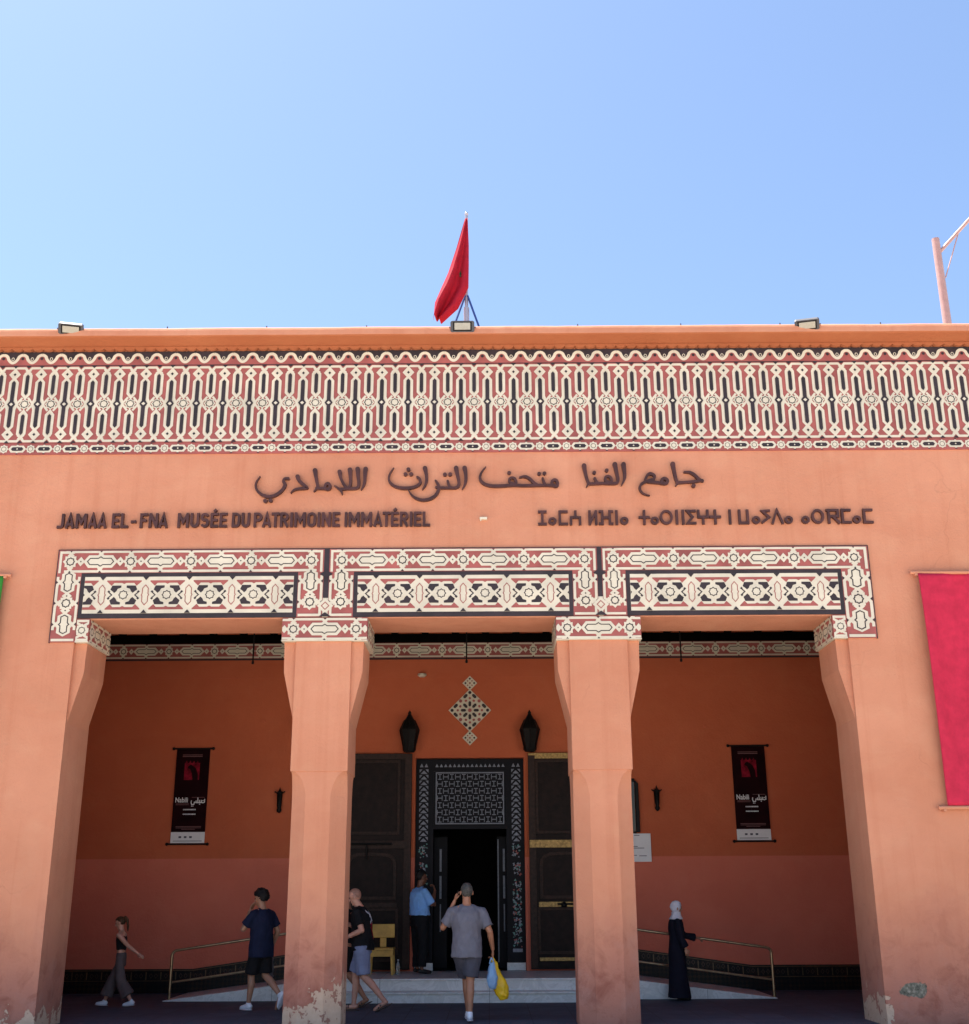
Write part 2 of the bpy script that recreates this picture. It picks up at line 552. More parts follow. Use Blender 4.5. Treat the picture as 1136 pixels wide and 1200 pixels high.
class Deco(MB):
    """flat painted ornament in a plane: o + u*U + v*V, lifted along n by a hair per layer"""
    def __init__(s, o, U, V, n, clip=None):
        super().__init__()
        s.o, s.U, s.V, s.n = Vector(o), Vector(U), Vector(V), Vector(n)
        s.clip = clip; s.k = 0
        s.flip = s.U.cross(s.V).dot(s.n) < 0
        s.T = lambda p: p
    def P(s, p, h):
        return s.o + s.U * p[0] + s.V * p[1] + s.n * h
    def poly(s, pts, mi, lvl, raw=False):
        if not raw: pts = [s.T(p) for p in pts]
        if s.clip:
            pts = clip_poly(pts, s.clip)
            if len(pts) < 3: return
        n = len(pts)
        ar = sum(pts[i][0] * pts[(i + 1) % n][1] - pts[(i + 1) % n][0] * pts[i][1] for i in range(n))
        if abs(ar) < 1e-8: return
        if (ar < 0) != s.flip: pts = pts[::-1]
        s.k += 1
        h = 0.0015 + lvl * 0.0022 + (s.k % 97) * 0.00002
        s.add([s.P(p, h) for p in pts], [tuple(range(n))], mi)
    def strap(s, pts, w, mi, lvl, closed=False):
        pts = [s.T(p) for p in pts]
        L, Rr = offset_path(pts, w, closed)
        n = len(pts)
        s.k += 1
        kk = s.k
        for i in range(n if closed else n - 1):
            j = (i + 1) % n
            s.k = kk - 1
            s.poly([L[i], L[j], Rr[j], Rr[i]], mi, lvl, raw=True)
    def slab(s, u0, u1, v0, v1, depth, mi):
        A = [(u0, v0), (u1, v0), (u1, v1), (u0, v1)]
        v = [s.P(p, 0) for p in A] + [s.P(p, -depth) for p in A]
        f = [(0, 1, 2, 3), (7, 6, 5, 4), (1, 0, 4, 5), (2, 1, 5, 6), (3, 2, 6, 7), (0, 3, 7, 4)]
        if s.flip: f = [t[::-1] for t in f]
        s.add(v, f, mi)

CREAM, RED, DARK = 0, 1, 2
DM = [M['cream'], M['tilered'], M['tiledark']]

def star8(cx, cy, r, q=0.76):
    return [(cx + (r if k % 2 == 0 else r * q) * math.cos(k * PI / 8), cy + (r if k % 2 == 0 else r * q) * math.sin(k * PI / 8)) for k in range(16)]

def strip(D, L0, n_half, hw, start='star', k0=0):
    """border strip along local u from 0: stars every L0, long hexagons between; v in -hw..hw.
    n_half = number of half periods (star at 0, hexagon at L0/2, star at L0 ...)"""
    H = L0 / 2
    w = hw * 0.21
    e = hw * 0.855
    for k in range(k0, n_half + 1):
        isstar = (k % 2 == 0) == (start == 'star')
        u = k * H
        if isstar:
            D.poly(star8(u, 0, hw * 0.66, 0.75), CREAM, 2)
            D.strap(star8(u, 0, hw * 0.335, 0.82), hw * 0.085, DARK, 3, True)
        else:
            a, h = H * 0.57, hw * 0.55
            D.poly([(u - a, 0), (u - a * 0.70, h), (u + a * 0.70, h), (u + a, 0), (u + a * 0.70, -h), (u - a * 0.70, -h)], CREAM, 2)
            a2, h2 = a * 0.76, h * 0.50
            hx = [(u - a2, 0), (u - a2 * 0.80, h2), (u - a2 * 0.18, h2), (u, h2 * 1.5), (u + a2 * 0.18, h2), (u + a2 * 0.80, h2), (u + a2, 0),
                  (u + a2 * 0.80, -h2), (u + a2 * 0.18, -h2), (u, -h2 * 1.5), (u - a2 * 0.18, -h2), (u - a2 * 0.80, -h2)]
            D.strap(hx, hw * 0.08, DARK, 3, True)
        q = hw * 0.46
        for sg in (1, -1):
            # edge straps dip to a crossing at each motif
            D.strap([(u - hw * 0.46, sg * e), (u - hw * 0.20, sg * e), (u + hw * 0.22, sg * q)], w, CREAM, 1)
            D.strap([(u + hw * 0.46, sg * e), (u + hw * 0.20, sg * e), (u - hw * 0.22, sg * q)], w, CREAM, 1)
            D.poly([(u - hw * 0.13, sg * hw * 0.985), (u + hw * 0.13, sg * hw * 0.985), (u, sg * hw * 0.80)], DARK, 3)
        if k < n_half:
            u2 = u + H
            for sg in (1, -1):
                D.strap([(u + hw * 0.30, sg * e), (u2 - hw * 0.30, sg * e)], w, CREAM, 2)
            c = u + (H * 0.345 if isstar else H * 0.655)
            d = hw * 0.36
            D.poly([(c - d, 0), (c, d * 1.15), (c + d, 0), (c, -d * 1.15)], CREAM, 2)
            s = hw * 0.075
            D.poly([(c - s, 0), (c, s), (c + s, 0), (c, -s)], DARK, 3)

# ------------------------------------------------------------------ setting: ground, porch floor
g = MB()
g.box(-350, 350, -350, 350, -0.6, -0.03)
tag(g.build('ground', M['paving']), kind='structure')
g = MB()
g.box(-8.0, 7.3, -0.45, 6.2, -0.02, 0.0)
tag(g.build('floor', M['floor']), kind='structure')

# ------------------------------------------------------------------ the museum building
XL, XR = -13.0, 12.3
ROOF = 9.86
B = thing('museum_building', 'salmon plastered museum with painted frieze, three porch bays and two square pillars', 'building')
PX = (-5.98, 5.22)
COLS = ((-2.765, -1.965), (1.185, 2.025))
TH = 1.0
w = MB()
w.box(XL, XR, 0, TH, 5.5, ROOF)
w.box(XL, PX[0], 0, TH, -0.03, 5.5)
w.box(PX[1], XR, 0, TH, -0.03, 5.5)
w.build('facade_wall', M['plaster'], B)

def bracket(mb, x_edge, sg, y0=0.06, y1=0.95):
    mb.prism_xz([(x_edge, 4.02), (x_edge + sg * 0.165, 4.72), (x_edge + sg * 0.175, 5.16), (x_edge, 5.16)], y0, y1)

for (x0, x1) in COLS:
    c = MB()
    # shaft: square above, broad curved-stop chamfers below
    zs = [-0.03, 1.5, 2.9] + [2.9 + 0.42 * math.sin(k / 8 * PI / 2) for k in range(1, 9)] + [3.325, 5.16]
    secs = []
    for z in zs:
        if z <= 2.9: ch = 0.215
        elif z < 3.32 - 1e-4: ch = 0.215 * math.sqrt(max(0.0, 1 - ((z - 2.9) / 0.42) ** 2)) + 0.004
        else: ch = 0.004
        ins = 0.012 if z < 3.32 else 0.0
        a, b2, y0, y1 = x0 + ins, x1 - ins, 0 + ins, 0.95
        cy = ch * 0.85
        secs.append([(a + ch, y0, z), (b2 - ch, y0, z), (b2, y0 + cy, z), (b2, y1 - cy, z), (b2 - ch, y1, z), (a + ch, y1, z), (a, y1 - cy, z), (a, y0 + cy, z)])
    V = [p for s_ in secs for p in s_]
    Fc = []
    for i in range(len(secs) - 1):
        for k in range(8):
            k2 = (k + 1) % 8
            Fc.append((i * 8 + k, i * 8 + k2, (i + 1) * 8 + k2, (i + 1) * 8 + k))
    c.add(V, Fc)
    bracket(c, x0, -1); bracket(c, x1, 1)
    c.box(x0 + 0.01, x1 - 0.01, 0.01, 0.95, 5.16, 5.5)
    c.build('pillar', M['plaster'], B)

pb = MB()
bracket(pb, PX[0], 1); bracket(pb, PX[1], -1)
build_each(pb, 'pier_bracket', M['plaster'], B)

# cornice: fascia with a rounded, sunlit top edge, sloping soffit, row of small corbels
cn = MB()
prof = [(0.0, 9.84), (-0.12, 9.845), (-0.33, 9.885), (-0.35, 9.90), (-0.35, 9.985), (-0.340, 10.015), (-0.318, 10.04), (-0.28, 10.052), (0.25, 10.052), (0.25, 9.86), (0.0, 9.86)]
rows = []
x = XL - 0.1
while x < XR + 0.1:
    j1 = 0.007 * noise.noise(Vector((x * 0.9, 3, 0))) + 0.004 * noise.noise(Vector((x * 4.1, 9, 0)))
    j2 = 0.006 * noise.noise(Vector((x * 1.3, 17, 0)))
    rows.append([(x, y + (j2 if y < -0.2 else 0), z + (j1 if z > 9.95 else j1 * 0.6 if y < -0.2 else 0)) for y, z in prof])
    x += 0.2
n = len(prof)
V = [p for r_ in rows for p in r_]
Fc = [tuple(range(n)), tuple((len(rows) - 1) * n + k for k in range(n - 1, -1, -1))]
for a in range(len(rows) - 1):
    for k in range(n):
        k2 = (k + 1) % n
        Fc.append((a * n + k, (a + 1) * n + k, (a + 1) * n + k2, a * n + k2))
cn.add(V, Fc)
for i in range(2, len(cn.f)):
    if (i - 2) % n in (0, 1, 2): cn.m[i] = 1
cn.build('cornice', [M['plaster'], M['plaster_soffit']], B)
# thin cable along the roof edge with its pegs
cb = MB()
pts = []
x = XL
while x < XR:
    pts.append((x, -0.10, 10.065 + 0.006 * math.sin(x * 3.9))); x += 0.4
cb.tube(pts, 0.007, 5)
cb.build('roof_cable', M['black_iron'], B)
for k in range(15):
    m_ = MB(); xx = -11.4 + k * 1.6 + 0.05 * math.sin(k * 5)
    m_.tube([(xx, -0.24, 10.03), (xx, -0.24, 10.105)], 0.010, 6)
    m_.build('cable_peg', M['grey_metal'], B)
tb = MB()
pts = [(XL, 9.8395)]
x = XL
while x < XR - 0.1:
    pts += [(x, 9.815), (x + 0.02, 9.795), (x + 0.055, 9.783), (x + 0.10, 9.783), (x + 0.135, 9.795), (x + 0.155, 9.815)]
    x += 0.16
pts += [(x, 9.8395)]
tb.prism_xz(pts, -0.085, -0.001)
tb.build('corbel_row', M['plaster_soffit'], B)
rf = MB()
rf.box(XL, XR, TH, 11.0, 9.70, 9.86)
rf.box(XL, XL + 0.4, TH, 11.0, -0.03, 9.70)
rf.box(XR - 0.4, XR, TH, 11.0, -0.03, 9.70)
rf.box(XL + 0.4, XR - 0.4, 10.6, 11.0, -0.03, 9.70)
rf.build('roof', M['plaster'], B)

# main frieze -------------------------------------------------------
def main_frieze():
    D = Deco((0, -0.022, 0), (1, 0, 0), (0, 0, 1), (0, -1, 0), clip=(XL, XR, 8.252, 9.545))
    D.slab(XL, XR, 8.25, 9.545, 0.021, RED)
    z0, z1 = 8.25, 9.545
    zm = (z0 + z1) / 2
    per = 0.4085
    k0 = int((XL + 0.2) / per) - 1
    k1 = int(XR / per) + 2
    S = (z1 - z0) / 560.0      # one unit of the traced tile
    U = per / 196.0
    Z = lambda y: z1 - (y - 370) * S
    sw = 0.038
    for k in range(k0, k1):
        A = -0.18 + k * per
        Bx = A + per / 2
        D.T = lambda p: p
        # top and bottom zig-zag straps with octagon shoulders
        for ys, yd, dz in ((386, 412, -1), (914, 888, 1)):
            D.strap([(A, Z(yd)), (A + 24 * U, Z(ys)), (A + 172 * U, Z(ys)), (A + 196 * U, Z(yd))], sw, CREAM, 1)
            for xx in (A, Bx):
                yb = 371 if dz < 0 else 929
                D.poly([(xx - 20 * U, Z(yb)), (xx + 20 * U, Z(yb)), (xx, Z(yb - dz * 18))], DARK, 4)
        # star column
        D.poly(star8(A, zm, 0.096, 0.74), CREAM, 2)
        D.strap(star8(A, zm, 0.060, 0.80), 0.0125, DARK, 3, True)
        for (ya, yb) in ((410, 606), (698, 892)):
            hx = [(A, Z(ya)), (A + 26 * U, Z(ya + 30)), (A + 26 * U, Z(yb - 30)), (A, Z(yb)), (A - 26 * U, Z(yb - 30)), (A - 26 * U, Z(ya + 30))]
            D.poly(hx, CREAM, 0)
            D.strap(hx, sw, CREAM, 2, True)
            D.poly([(A, Z(ya + 22)), (A + 13 * U, Z(ya + 36)), (A + 13 * U, Z(yb - 36)), (A, Z(yb - 20)), (A - 13 * U, Z(yb - 36)), (A - 13 * U, Z(ya + 36))], DARK, 3)
            # straps leaning out from the crossing to the shoulders
        for sg in (1, -1):
            D.strap([(A + sg * 18 * U, Z(400)), (A - sg * 24 * U, Z(430))], sw, CREAM, 1)
            D.strap([(A + sg * 18 * U, Z(900)), (A - sg * 24 * U, Z(870))], sw, CREAM, 1)
            D.strap([(A + sg * 20 * U, Z(602)), (A + sg * 62 * U, Z(650)), (A + sg * 20 * U, Z(698))], sw * 0.9, CREAM, 1)
        # diamond column
        for yc in (433, 867):
            d = [(Bx, Z(yc - 36)), (Bx + 34 * U, Z(yc)), (Bx, Z(yc + 36)), (Bx - 34 * U, Z(yc))]
            D.poly(d, CREAM, 1)
            D.strap(d, sw * 0.85, CREAM, 2, True)
            D.poly([(Bx, Z(yc - 11)), (Bx + 11 * U, Z(yc)), (Bx, Z(yc + 11)), (Bx - 11 * U, Z(yc))], DARK, 3)
        hx = [(Bx, Z(462)), (Bx + 27 * U, Z(492)), (Bx + 27 * U, Z(612)), (Bx + 42 * U, Z(650)), (Bx + 27 * U, Z(688)), (Bx + 27 * U, Z(808)), (Bx, Z(838)),
              (Bx - 27 * U, Z(808)), (Bx - 27 * U, Z(688)), (Bx - 42 * U, Z(650)), (Bx - 27 * U, Z(612)), (Bx - 27 * U, Z(492))]
        D.poly(hx, CREAM, 0)
        D.strap(hx, sw, CREAM, 2, True)
        D.poly([(Bx, Z(478)), (Bx + 14 * U, Z(492)), (Bx + 14 * U, Z(628)), (Bx + 30 * U, Z(650)), (Bx + 14 * U, Z(672)), (Bx + 14 * U, Z(808)), (Bx, Z(822)),
                (Bx - 14 * U, Z(808)), (Bx - 14 * U, Z(672)), (Bx - 30 * U, Z(650)), (Bx - 14 * U, Z(628)), (Bx - 14 * U, Z(492))], DARK, 3)
        D.poly([(Bx, Z(638)), (Bx + 15 * U, Z(650)), (Bx, Z(662)), (Bx - 15 * U, Z(650))], CREAM, 4)
    return D.build('frieze', DM, B)
main_frieze()

def lower_band():
    D = Deco((0, -0.022, 0), (1, 0, 0), (0, 0, 1), (0, -1, 0), clip=(XL, XR, 8.072, 8.244))
    D.slab(XL, XR, 8.07, 8.246, 0.021, RED)
    per, zm = 0.4085, 8.158
    for k in range(int(XL / per) - 1, int(XR / per) + 2):
        A = 0.0 + k * per
        D.poly(star8(A, zm, 0.072, 0.80), CREAM, 2)
        D.strap([(A + 0.036 * math.cos(q * PI / 6), zm + 0.036 * math.sin(q * PI / 6)) for q in range(12)], 0.007, DARK, 3, True)
        c = A + per / 2
        a, h = 0.135, 0.056
        D.poly([(c - a, zm), (c - a * 0.7, zm + h), (c - 0.02, zm + h), (c, zm + h * 1.35), (c + 0.02, zm + h), (c + a * 0.7, zm + h), (c + a, zm), (c + a * 0.7, zm - h), (c + 0.02, zm - h), (c, zm - h * 1.35), (c - 0.02, zm - h), (c - a * 0.7, zm - h)], CREAM, 2)
        a, h = 0.095, 0.030
        D.poly([(c - a, zm), (c - a * 0.75, zm + h), (c + a * 0.75, zm + h), (c + a, zm), (c + a * 0.75, zm - h), (c - a * 0.75, zm - h)], DARK, 3)
        D.poly([(c - 0.014, zm), (c, zm + 0.014), (c + 0.014, zm), (c, zm - 0.014)], CREAM, 4)
        for sg in (1, -1):
            D.poly([(c - 0.02, zm + sg * 0.086), (c + 0.02, zm + sg * 0.086), (c, zm + sg * 0.066)], DARK, 4)
    return D.build('frieze_border', DM, B)
lower_band()

def scallops():
    D = Deco((0, -0.026, 0), (1, 0, 0), (0, 0, 1), (0, -1, 0), clip=(XL, XR, 9.549, 9.782))
    D.slab(XL, XR, 9.547, 9.784, 0.025, DARK)
    per = 0.2995
    z0, zc = 9.555, 9.665
    amp = 0.066
    for k in range(int(XL / per) - 1, int(XR / per) + 2):
        A = -0.05 + k * per
        wave = []
        for q in range(25):
            ph = q / 24
            s_ = math.cos(ph * 2 * PI)
            s_ = math.copysign(abs(s_) ** (0.50 if s_ > 0 else 0.85), s_)
            wave.append((A + ph * per, zc + amp * s_))
        D.poly([(wave[0][0], z0)] + wave + [(wave[-1][0], z0)], RED, 0)
        D.strap(wave, 0.047, CREAM, 1)
        c = A
        rr = 0.025
        D.poly([(c + rr * math.cos(q * PI / 4), 9.668 + rr * math.sin(q * PI / 4)) for q in range(8)], DARK, 3)
        c = A + per / 2
        D.strap([(c + 0.020 * math.cos(q * PI / 4), 9.660 + 0.026 * math.sin(q * PI / 4)) for q in range(8)], 0.009, CREAM, 3, True)
    return D.build('scalloped_border', DM, B)
scallops()

# portal frames ------------------------------------------------------
def portal(x0, x1, xi0, xi1, left_end, right_end, kind):
    """one bay: x0..x1 outer, xi0..xi1 inside the legs; ornament border, black inner frame and star panel"""
    zt, zi = 6.545, 6.195            # top strip
    D = Deco((0, -0.024, 0), (1, 0, 0), (0, 0, 1), (0, -1, 0))
    zb_l = 5.165 if left_end else 5.515
    zb_r = 5.165 if right_end else 5.515
    D.slab(x0, x1, zi, zt, 0.023, RED)
    D.slab(x0, xi0, zb_l, zi, 0.023, RED)
    D.slab(xi1, x1, zb_r, zi, 0.023, RED)
    D.slab(xi0, xi1, 5.515, zi, 0.023, DARK)
    hw = (zt - zi) / 2
    zc = (zt + zi) / 2
    lx, rx = (x0 + xi0) / 2, (xi1 + x1) / 2
    L0 = (rx - lx) / 4
    D.T = lambda p: (lx + p[0], zc + p[1])
    D.clip = (x0 + 0.012, x1 - 0.012, zi + 0.004, zt - 0.012)
    strip(D, L0, 8, hw)
    # outer edging of the corner squares
    D.T = lambda p: p
    hl = (xi0 - x0) / 2
    for cx, half, sg, zb in ((lx, (xi0 - x0) / 2, -1, zb_l), (rx, (x1 - xi1) / 2, 1, zb_r)):
        D.clip = (cx - half + 0.006, cx + half - 0.006, zb + 0.008, zt - 0.012)
        e = half * 0.80
        ww = half * 0.2
        D.strap([(cx - sg * half * 0.3, zc + hw * 0.80), (cx + sg * e, zc + hw * 0.80), (cx + sg * e, zc - hw)], ww, CREAM, 2)
        Lv = 0.63
        end = sg < 0 and left_end or sg > 0 and right_end
        D.T = (lambda cx, : (lambda p: (cx + p[1], zc - p[0])))(cx)
        strip(D, Lv, 3 if end else 2, half, k0=1)
        D.poly([(0.22, 0), (0.30, half * 0.3), (0.38, 0), (0.30, -half * 0.3)], CREAM, 1)
        D.T = lambda p: p
        D.strap([(cx - half * 0.9, zb + 0.03), (cx + half * 0.9, zb + 0.03)], ww, CREAM, 2)
        if not end:
            D.strap([(cx + e * sg, zb + 0.03), (cx + e * sg, zc - 0.63)], ww, CREAM, 2)
    # panel
    px0, px1, pz0, pz1 = xi0 + 0.06, xi1 - 0.06, 5.585, 6.135
    D.clip = None
    D.poly([(px0, pz0), (px1, pz0), (px1, pz1), (px0, pz1)], CREAM, 0)
    W, Hh = px1 - px0, (pz1 - pz0) / 2
    cz = (pz0 + pz1) / 2
    per = W / 4.84
    u00 = (px0 + px1) / 2 - per * 2.5
    D.clip = (px0 + 0.002, px1 - 0.002, pz0 + 0.002, pz1 - 0.002)
    h = Hh
    for k in range(6):
        c = u00 + k * per
        D.T = (lambda c: (lambda p: (c + p[0] * per, cz + p[1] * h)))(c)
        for sg in (1, -1):
            D.poly([(-0.40, sg * 0.80), (0.40, sg * 0.80), (0.40, sg * 0.74), (0.29, sg * 0.50), (0.23, sg * 0.66), (0.05, sg * 0.66), (0.0, sg * 0.60), (-0.05, sg * 0.66), (-0.23, sg * 0.66), (-0.29, sg * 0.50), (-0.40, sg * 0.74)], RED, 1)
            for q in (1, -1):
                D.poly([(q * 0.27, sg * 0.52), (q * 0.06, sg * 0.52), (q * 0.06, sg * 0.40), (q * 0.14, sg * 0.34), (q * 0.17, sg * 0.20), (q * 0.22, sg * 0.10), (q * 0.31, sg * 0.30)], DARK, 1)
        for q in (1, -1):
            D.strap([(q * 0.36, 0.22), (q * 0.25, 0.0), (q * 0.36, -0.22)], 0.030, DARK, 1)
            D.strap([(q * 0.13, 0.16), (q * 0.30, -0.20)], 0.036, CREAM, 2)
            D.strap([(q * 0.13, -0.16), (q * 0.30, 0.20)], 0.036, CREAM, 2)
        D.T = (lambda c: (lambda p: (c + p[0], cz + p[1])))(c)
        D.poly(star8(0, 0, 0.105, 0.80), CREAM, 3)
        D.strap(star8(0, 0, 0.065, 0.80), 0.013, DARK, 4, True)
        c2 = c + per / 2
        D.T = (lambda c2: (lambda p: (c2 + p[0], cz + p[1])))(c2)
        D.strap([(0, 0.15), (0.042, 0.10), (0.042, 0.02), (0.055, 0), (0.042, -0.02), (0.042, -0.10), (0, -0.15), (-0.042, -0.10), (-0.042, -0.02), (-0.055, 0), (-0.042, 0.02), (-0.042, 0.10)], 0.011, RED, 2, True)
        for sg in (1, -1):
            D.poly([(-0.045, sg * h * 0.995), (0.045, sg * h * 0.995), (0, sg * h * 0.80)], DARK, 3)
    return D.build('portal_frame', DM, B)

portal(-6.33, -2.40, -5.965, -2.775, True, False, 0)
portal(-2.32, 1.625, -1.955, 1.26, False, False, 1)
portal(1.695, 5.63, 2.04, 5.21, False, True, 2)
# strip between neighbouring frames: cream below, black divider above
dv = MB()
for (a, b2) in ((-2.40, -2.32), (1.625, 1.695)):
    m_ = (a + b2) / 2
    dv.box(a, b2, -0.023, -0.001, 5.80, 6.545, 1)
    dv.box(a, b2, -0.023, -0.001, 5.515, 5.80, 0)
build_each(dv, 'frame_divider', [M['cream'], M['tiledark']], B)
ed = MB()
for (a, b2) in ((-6.335, 5.635),):
    ed.box(a, b2, -0.026, -0.001, 6.545, 6.557)
ed.box(-6.342, -6.33, -0.026, -0.001, 5.155, 6.557)
ed.box(5.63, 5.642, -0.026, -0.001, 5.155, 6.557)
build_each(ed, 'frame_edging', M['tiledark'], B)
for cx in (-2.36, 1.66):
    dn = Deco((0, -0.023, 0), (1, 0, 0), (0, 0, 1), (0, -1, 0))
    dn.poly([(cx, 5.80), (cx + 0.12, 5.68), (cx, 5.56), (cx - 0.12, 5.68)], CREAM, 4)
    dn.strap([(cx, 5.735), (cx + 0.055, 5.68), (cx, 5.625), (cx - 0.055, 5.68)], 0.012, RED, 5, True)
    dn.build('frame_diamond', DM, B)
    dn = Deco((0, -0.023, 0), (1, 0, 0), (0, 0, 1), (0, -1, 0))
    dn.poly([(cx - 0.10, 6.16), (cx, 6.22), (cx + 0.10, 6.16), (cx, 6.10)], DARK, 4)
    dn.build('frame_lozenge', DM, B)
    dn = Deco((0, -0.023, 0), (1, 0, 0), (0, 0, 1), (0, -1, 0))
    dn.poly([(cx - 0.09, 5.52), (cx, 5.585), (cx + 0.09, 5.52)], DARK, 5)
    dn.build('frame_notch', DM, B)

# capitals -----------------------------------------------------------
def capital(x0, x1, sides, full_front=True):
    z0, z1 = 5.165, 5.505
    hw = (z1 - z0) / 2
    zc = (z0 + z1) / 2
    y0, y1 = -0.03, 0.97
    D = Deco((0, y0, 0), (1, 0, 0), (0, 0, 1), (0, -1, 0), clip=(x0 + 0.004, x1 - 0.004, z0 + 0.008, z1 - 0.006))
    D.box(x0, x1, y0, y1, z0, z1, RED)
    D.box(x0 - 0.003, x1 + 0.003, y0 - 0.003, y1, z0 - 0.004, z0 + 0.012, CREAM)
    cx = (x0 + x1) / 2
    L0 = (x1 - x0) * 0.735
    D.T = lambda p: (cx - L0 / 2 + p[0], zc + p[1])
    if full_front:
        strip(D, L0, 2, hw)
        for sg in (-1, 1):
            u = L0 / 2 + sg * (L0 / 2 + 0.13)
            D.poly([(u - 0.05, 0), (u, 0.06), (u + 0.05, 0), (u, -0.06)], CREAM, 2)
            D.strap([(u - 0.09, hw * 0.8), (u + 0.16, hw * 0.8)], hw * 0.2, CREAM, 2)
            D.strap([(u - 0.09, -hw * 0.8), (u + 0.16, -hw * 0.8)], hw * 0.2, CREAM, 2)
    for sg in sides:
        E = Deco((x1 if sg > 0 else x0, 0, 0), (0, 1, 0), (0, 0, 1), (sg, 0, 0), clip=(y0 + 0.004, y1 - 0.004, z0 + 0.008, z1 - 0.006))
        E.T = lambda p: (0.1 + p[0], zc + p[1])
        strip(E, 0.52, 4, hw, 'star')
        D.add(E.v, E.f, 0)
        D.m[-len(E.f):] = E.m
    return D.build('capital', DM, B)
capital(-2.972, -1.735, (-1, 1))
capital(0.998, 2.228, (-1, 1))

def pier_foot(x0, x1, sg):
    """foot of the outer frame leg turning into the bay as a small capital"""
    z0, z1 = 5.165, 5.505
    hw = 0.17
    zc = (z0 + z1) / 2
    y0, y1 = -0.027, 0.97
    D = Deco((0, y0, 0), (1, 0, 0), (0, 0, 1), (0, -1, 0), clip=(x0 + 0.004, x1 - 0.004, z0 + 0.006, z1 - 0.006))
    D.box(x0, x1, y0, y1, z0, z1, RED)
    D.box(x0 - 0.003, x1 + 0.003, y0 - 0.003, y1, z0 - 0.004, z0 + 0.012, CREAM)
    cx = (x0 + x1) / 2
    D.poly(star8(cx - sg * 0.01, zc, 0.10, 0.8), CREAM, 2)
    D.strap(star8(cx - sg * 0.01, zc, 0.050, 0.8), 0.010, DARK, 3, True)
    for s2 in (1, -1):
        D.strap([(x0 - 0.1, zc + s2 * hw * 0.82), (x1 + 0.1, zc + s2 * hw * 0.82)], 0.035, CREAM, 1)
        D.strap([(cx - 0.12, zc + s2 * 0.13), (cx + 0.1, zc)], 0.035, CREAM, 1)
        D.strap([(cx + 0.12, zc + s2 * 0.13), (cx - 0.1, zc)], 0.035, CREAM, 1)
    E = Deco((x1 if sg > 0 else x0, 0, 0), (0, 1, 0), (0, 0, 1), (sg, 0, 0), clip=(y0 + 0.004, y1 - 0.004, z0 + 0.008, z1 - 0.006))
    E.T = lambda p: (0.1 + p[0], zc + p[1])
    strip(E, 0.52, 4, hw, 'star')
    D.add(E.v, E.f, 0)
    D.m[-len(E.f):] = E.m
    return D.build('capital', DM, B)
pier_foot(-5.96, -5.775, 1)
pier_foot(5.01, 5.205, -1)

# porch interior -----------------------------------------------------
BY = 6.2
DX0, DX1, DZ = -1.385, 0.685, 4.175
PLAT = 0.35
bw = MB()
bw.box(-8.4, DX0, BY, BY + 0.4, -0.03, 7.4)
bw.box(DX1, 7.7, BY, BY + 0.4, -0.03, 7.4)
bw.box(DX0, DX1, BY, BY + 0.4, DZ, 7.4)
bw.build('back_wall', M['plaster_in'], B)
lg = MB()
lg.box(-8.0, 7.3, BY - 0.012, BY - 0.001, 5.735, 6.12)
lg.build('wall_moulding', M['plaster_in'], B)
for (xx, zz) in ((-5.0, 2.9), (-4.35, 4.9), (4.2, 4.75), (6.1, 3.3), (3.75, 2.0)):
    fx = MB(); fx.box(xx - 0.03, xx + 0.03, BY - 0.03, BY - 0.001, zz - 0.025, zz + 0.025)
    fx.build('junction_box', M['plaster_in'], B, 0.004)
sw_ = MB()
sw_.box(-8.4, -8.0, TH, BY, -0.03, 7.4)
sw_.box(7.3, 7.7, TH, BY, -0.03, 7.4)
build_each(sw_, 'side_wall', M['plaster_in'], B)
ce = MB()
ce.box(-8.0, 7.3, TH, BY, 6.75, 7.0)
ce.build('ceiling', M['ceil'], B)
ce = MB()
for k in range(26):
    xb = -7.9 + k * 0.6
    ce.box(xb, xb + 0.14, TH, BY, 6.60, 6.75)
build_each(ce, 'ceiling_beam', M['ceil'], B)
ce = MB()
ce.box(-8.0, 7.3, BY - 0.03, BY - 0.001, 6.421, 6.598)
ce.build('wall_plate', M['ceil'], B)
ce = MB()
ce.box(-8.0, 7.3, TH + 0.001, TH + 0.03, 5.75, 6.598)
ce.build('wall_plate', M['ceil'], B)
def wall_band():
    D = Deco((0, BY - 0.022, 0), (1, 0, 0), (0, 0, 1), (0, -1, 0), clip=(-8.0, 7.3, 6.125, 6.415))
    D.slab(-8.0, 7.3, 6.12, 6.42, 0.021, RED)
    D.T = lambda p: (-8.09 + p[0], 6.27 + p[1])
    strip(D, 0.90, 34, 0.145)
    D.T = lambda p: p
    D.clip = None
    D.poly([(-8.0, 6.085), (7.3, 6.085), (7.3, 6.118), (-8.0, 6.118)], DARK, 0)
    return D.build('wall_border', DM, B)
wall_band()
RX0, RX1 = -2.75, 2.05          # platform
da = MB()
da.prism_xz([(-8.0, 0), (-2.75, 0), (-2.75, 0.78), (-5.4, 0.41), (-8.0, 0.41)], BY - 0.02, BY - 0.001)
da.prism_xz([(7.3, 0), (2.05, 0), (2.05, 0.80), (4.78, 0.43), (7.3, 0.43)], BY - 0.02, BY - 0.001)
build_each(da, 'tile_dado', M['dado'], B)
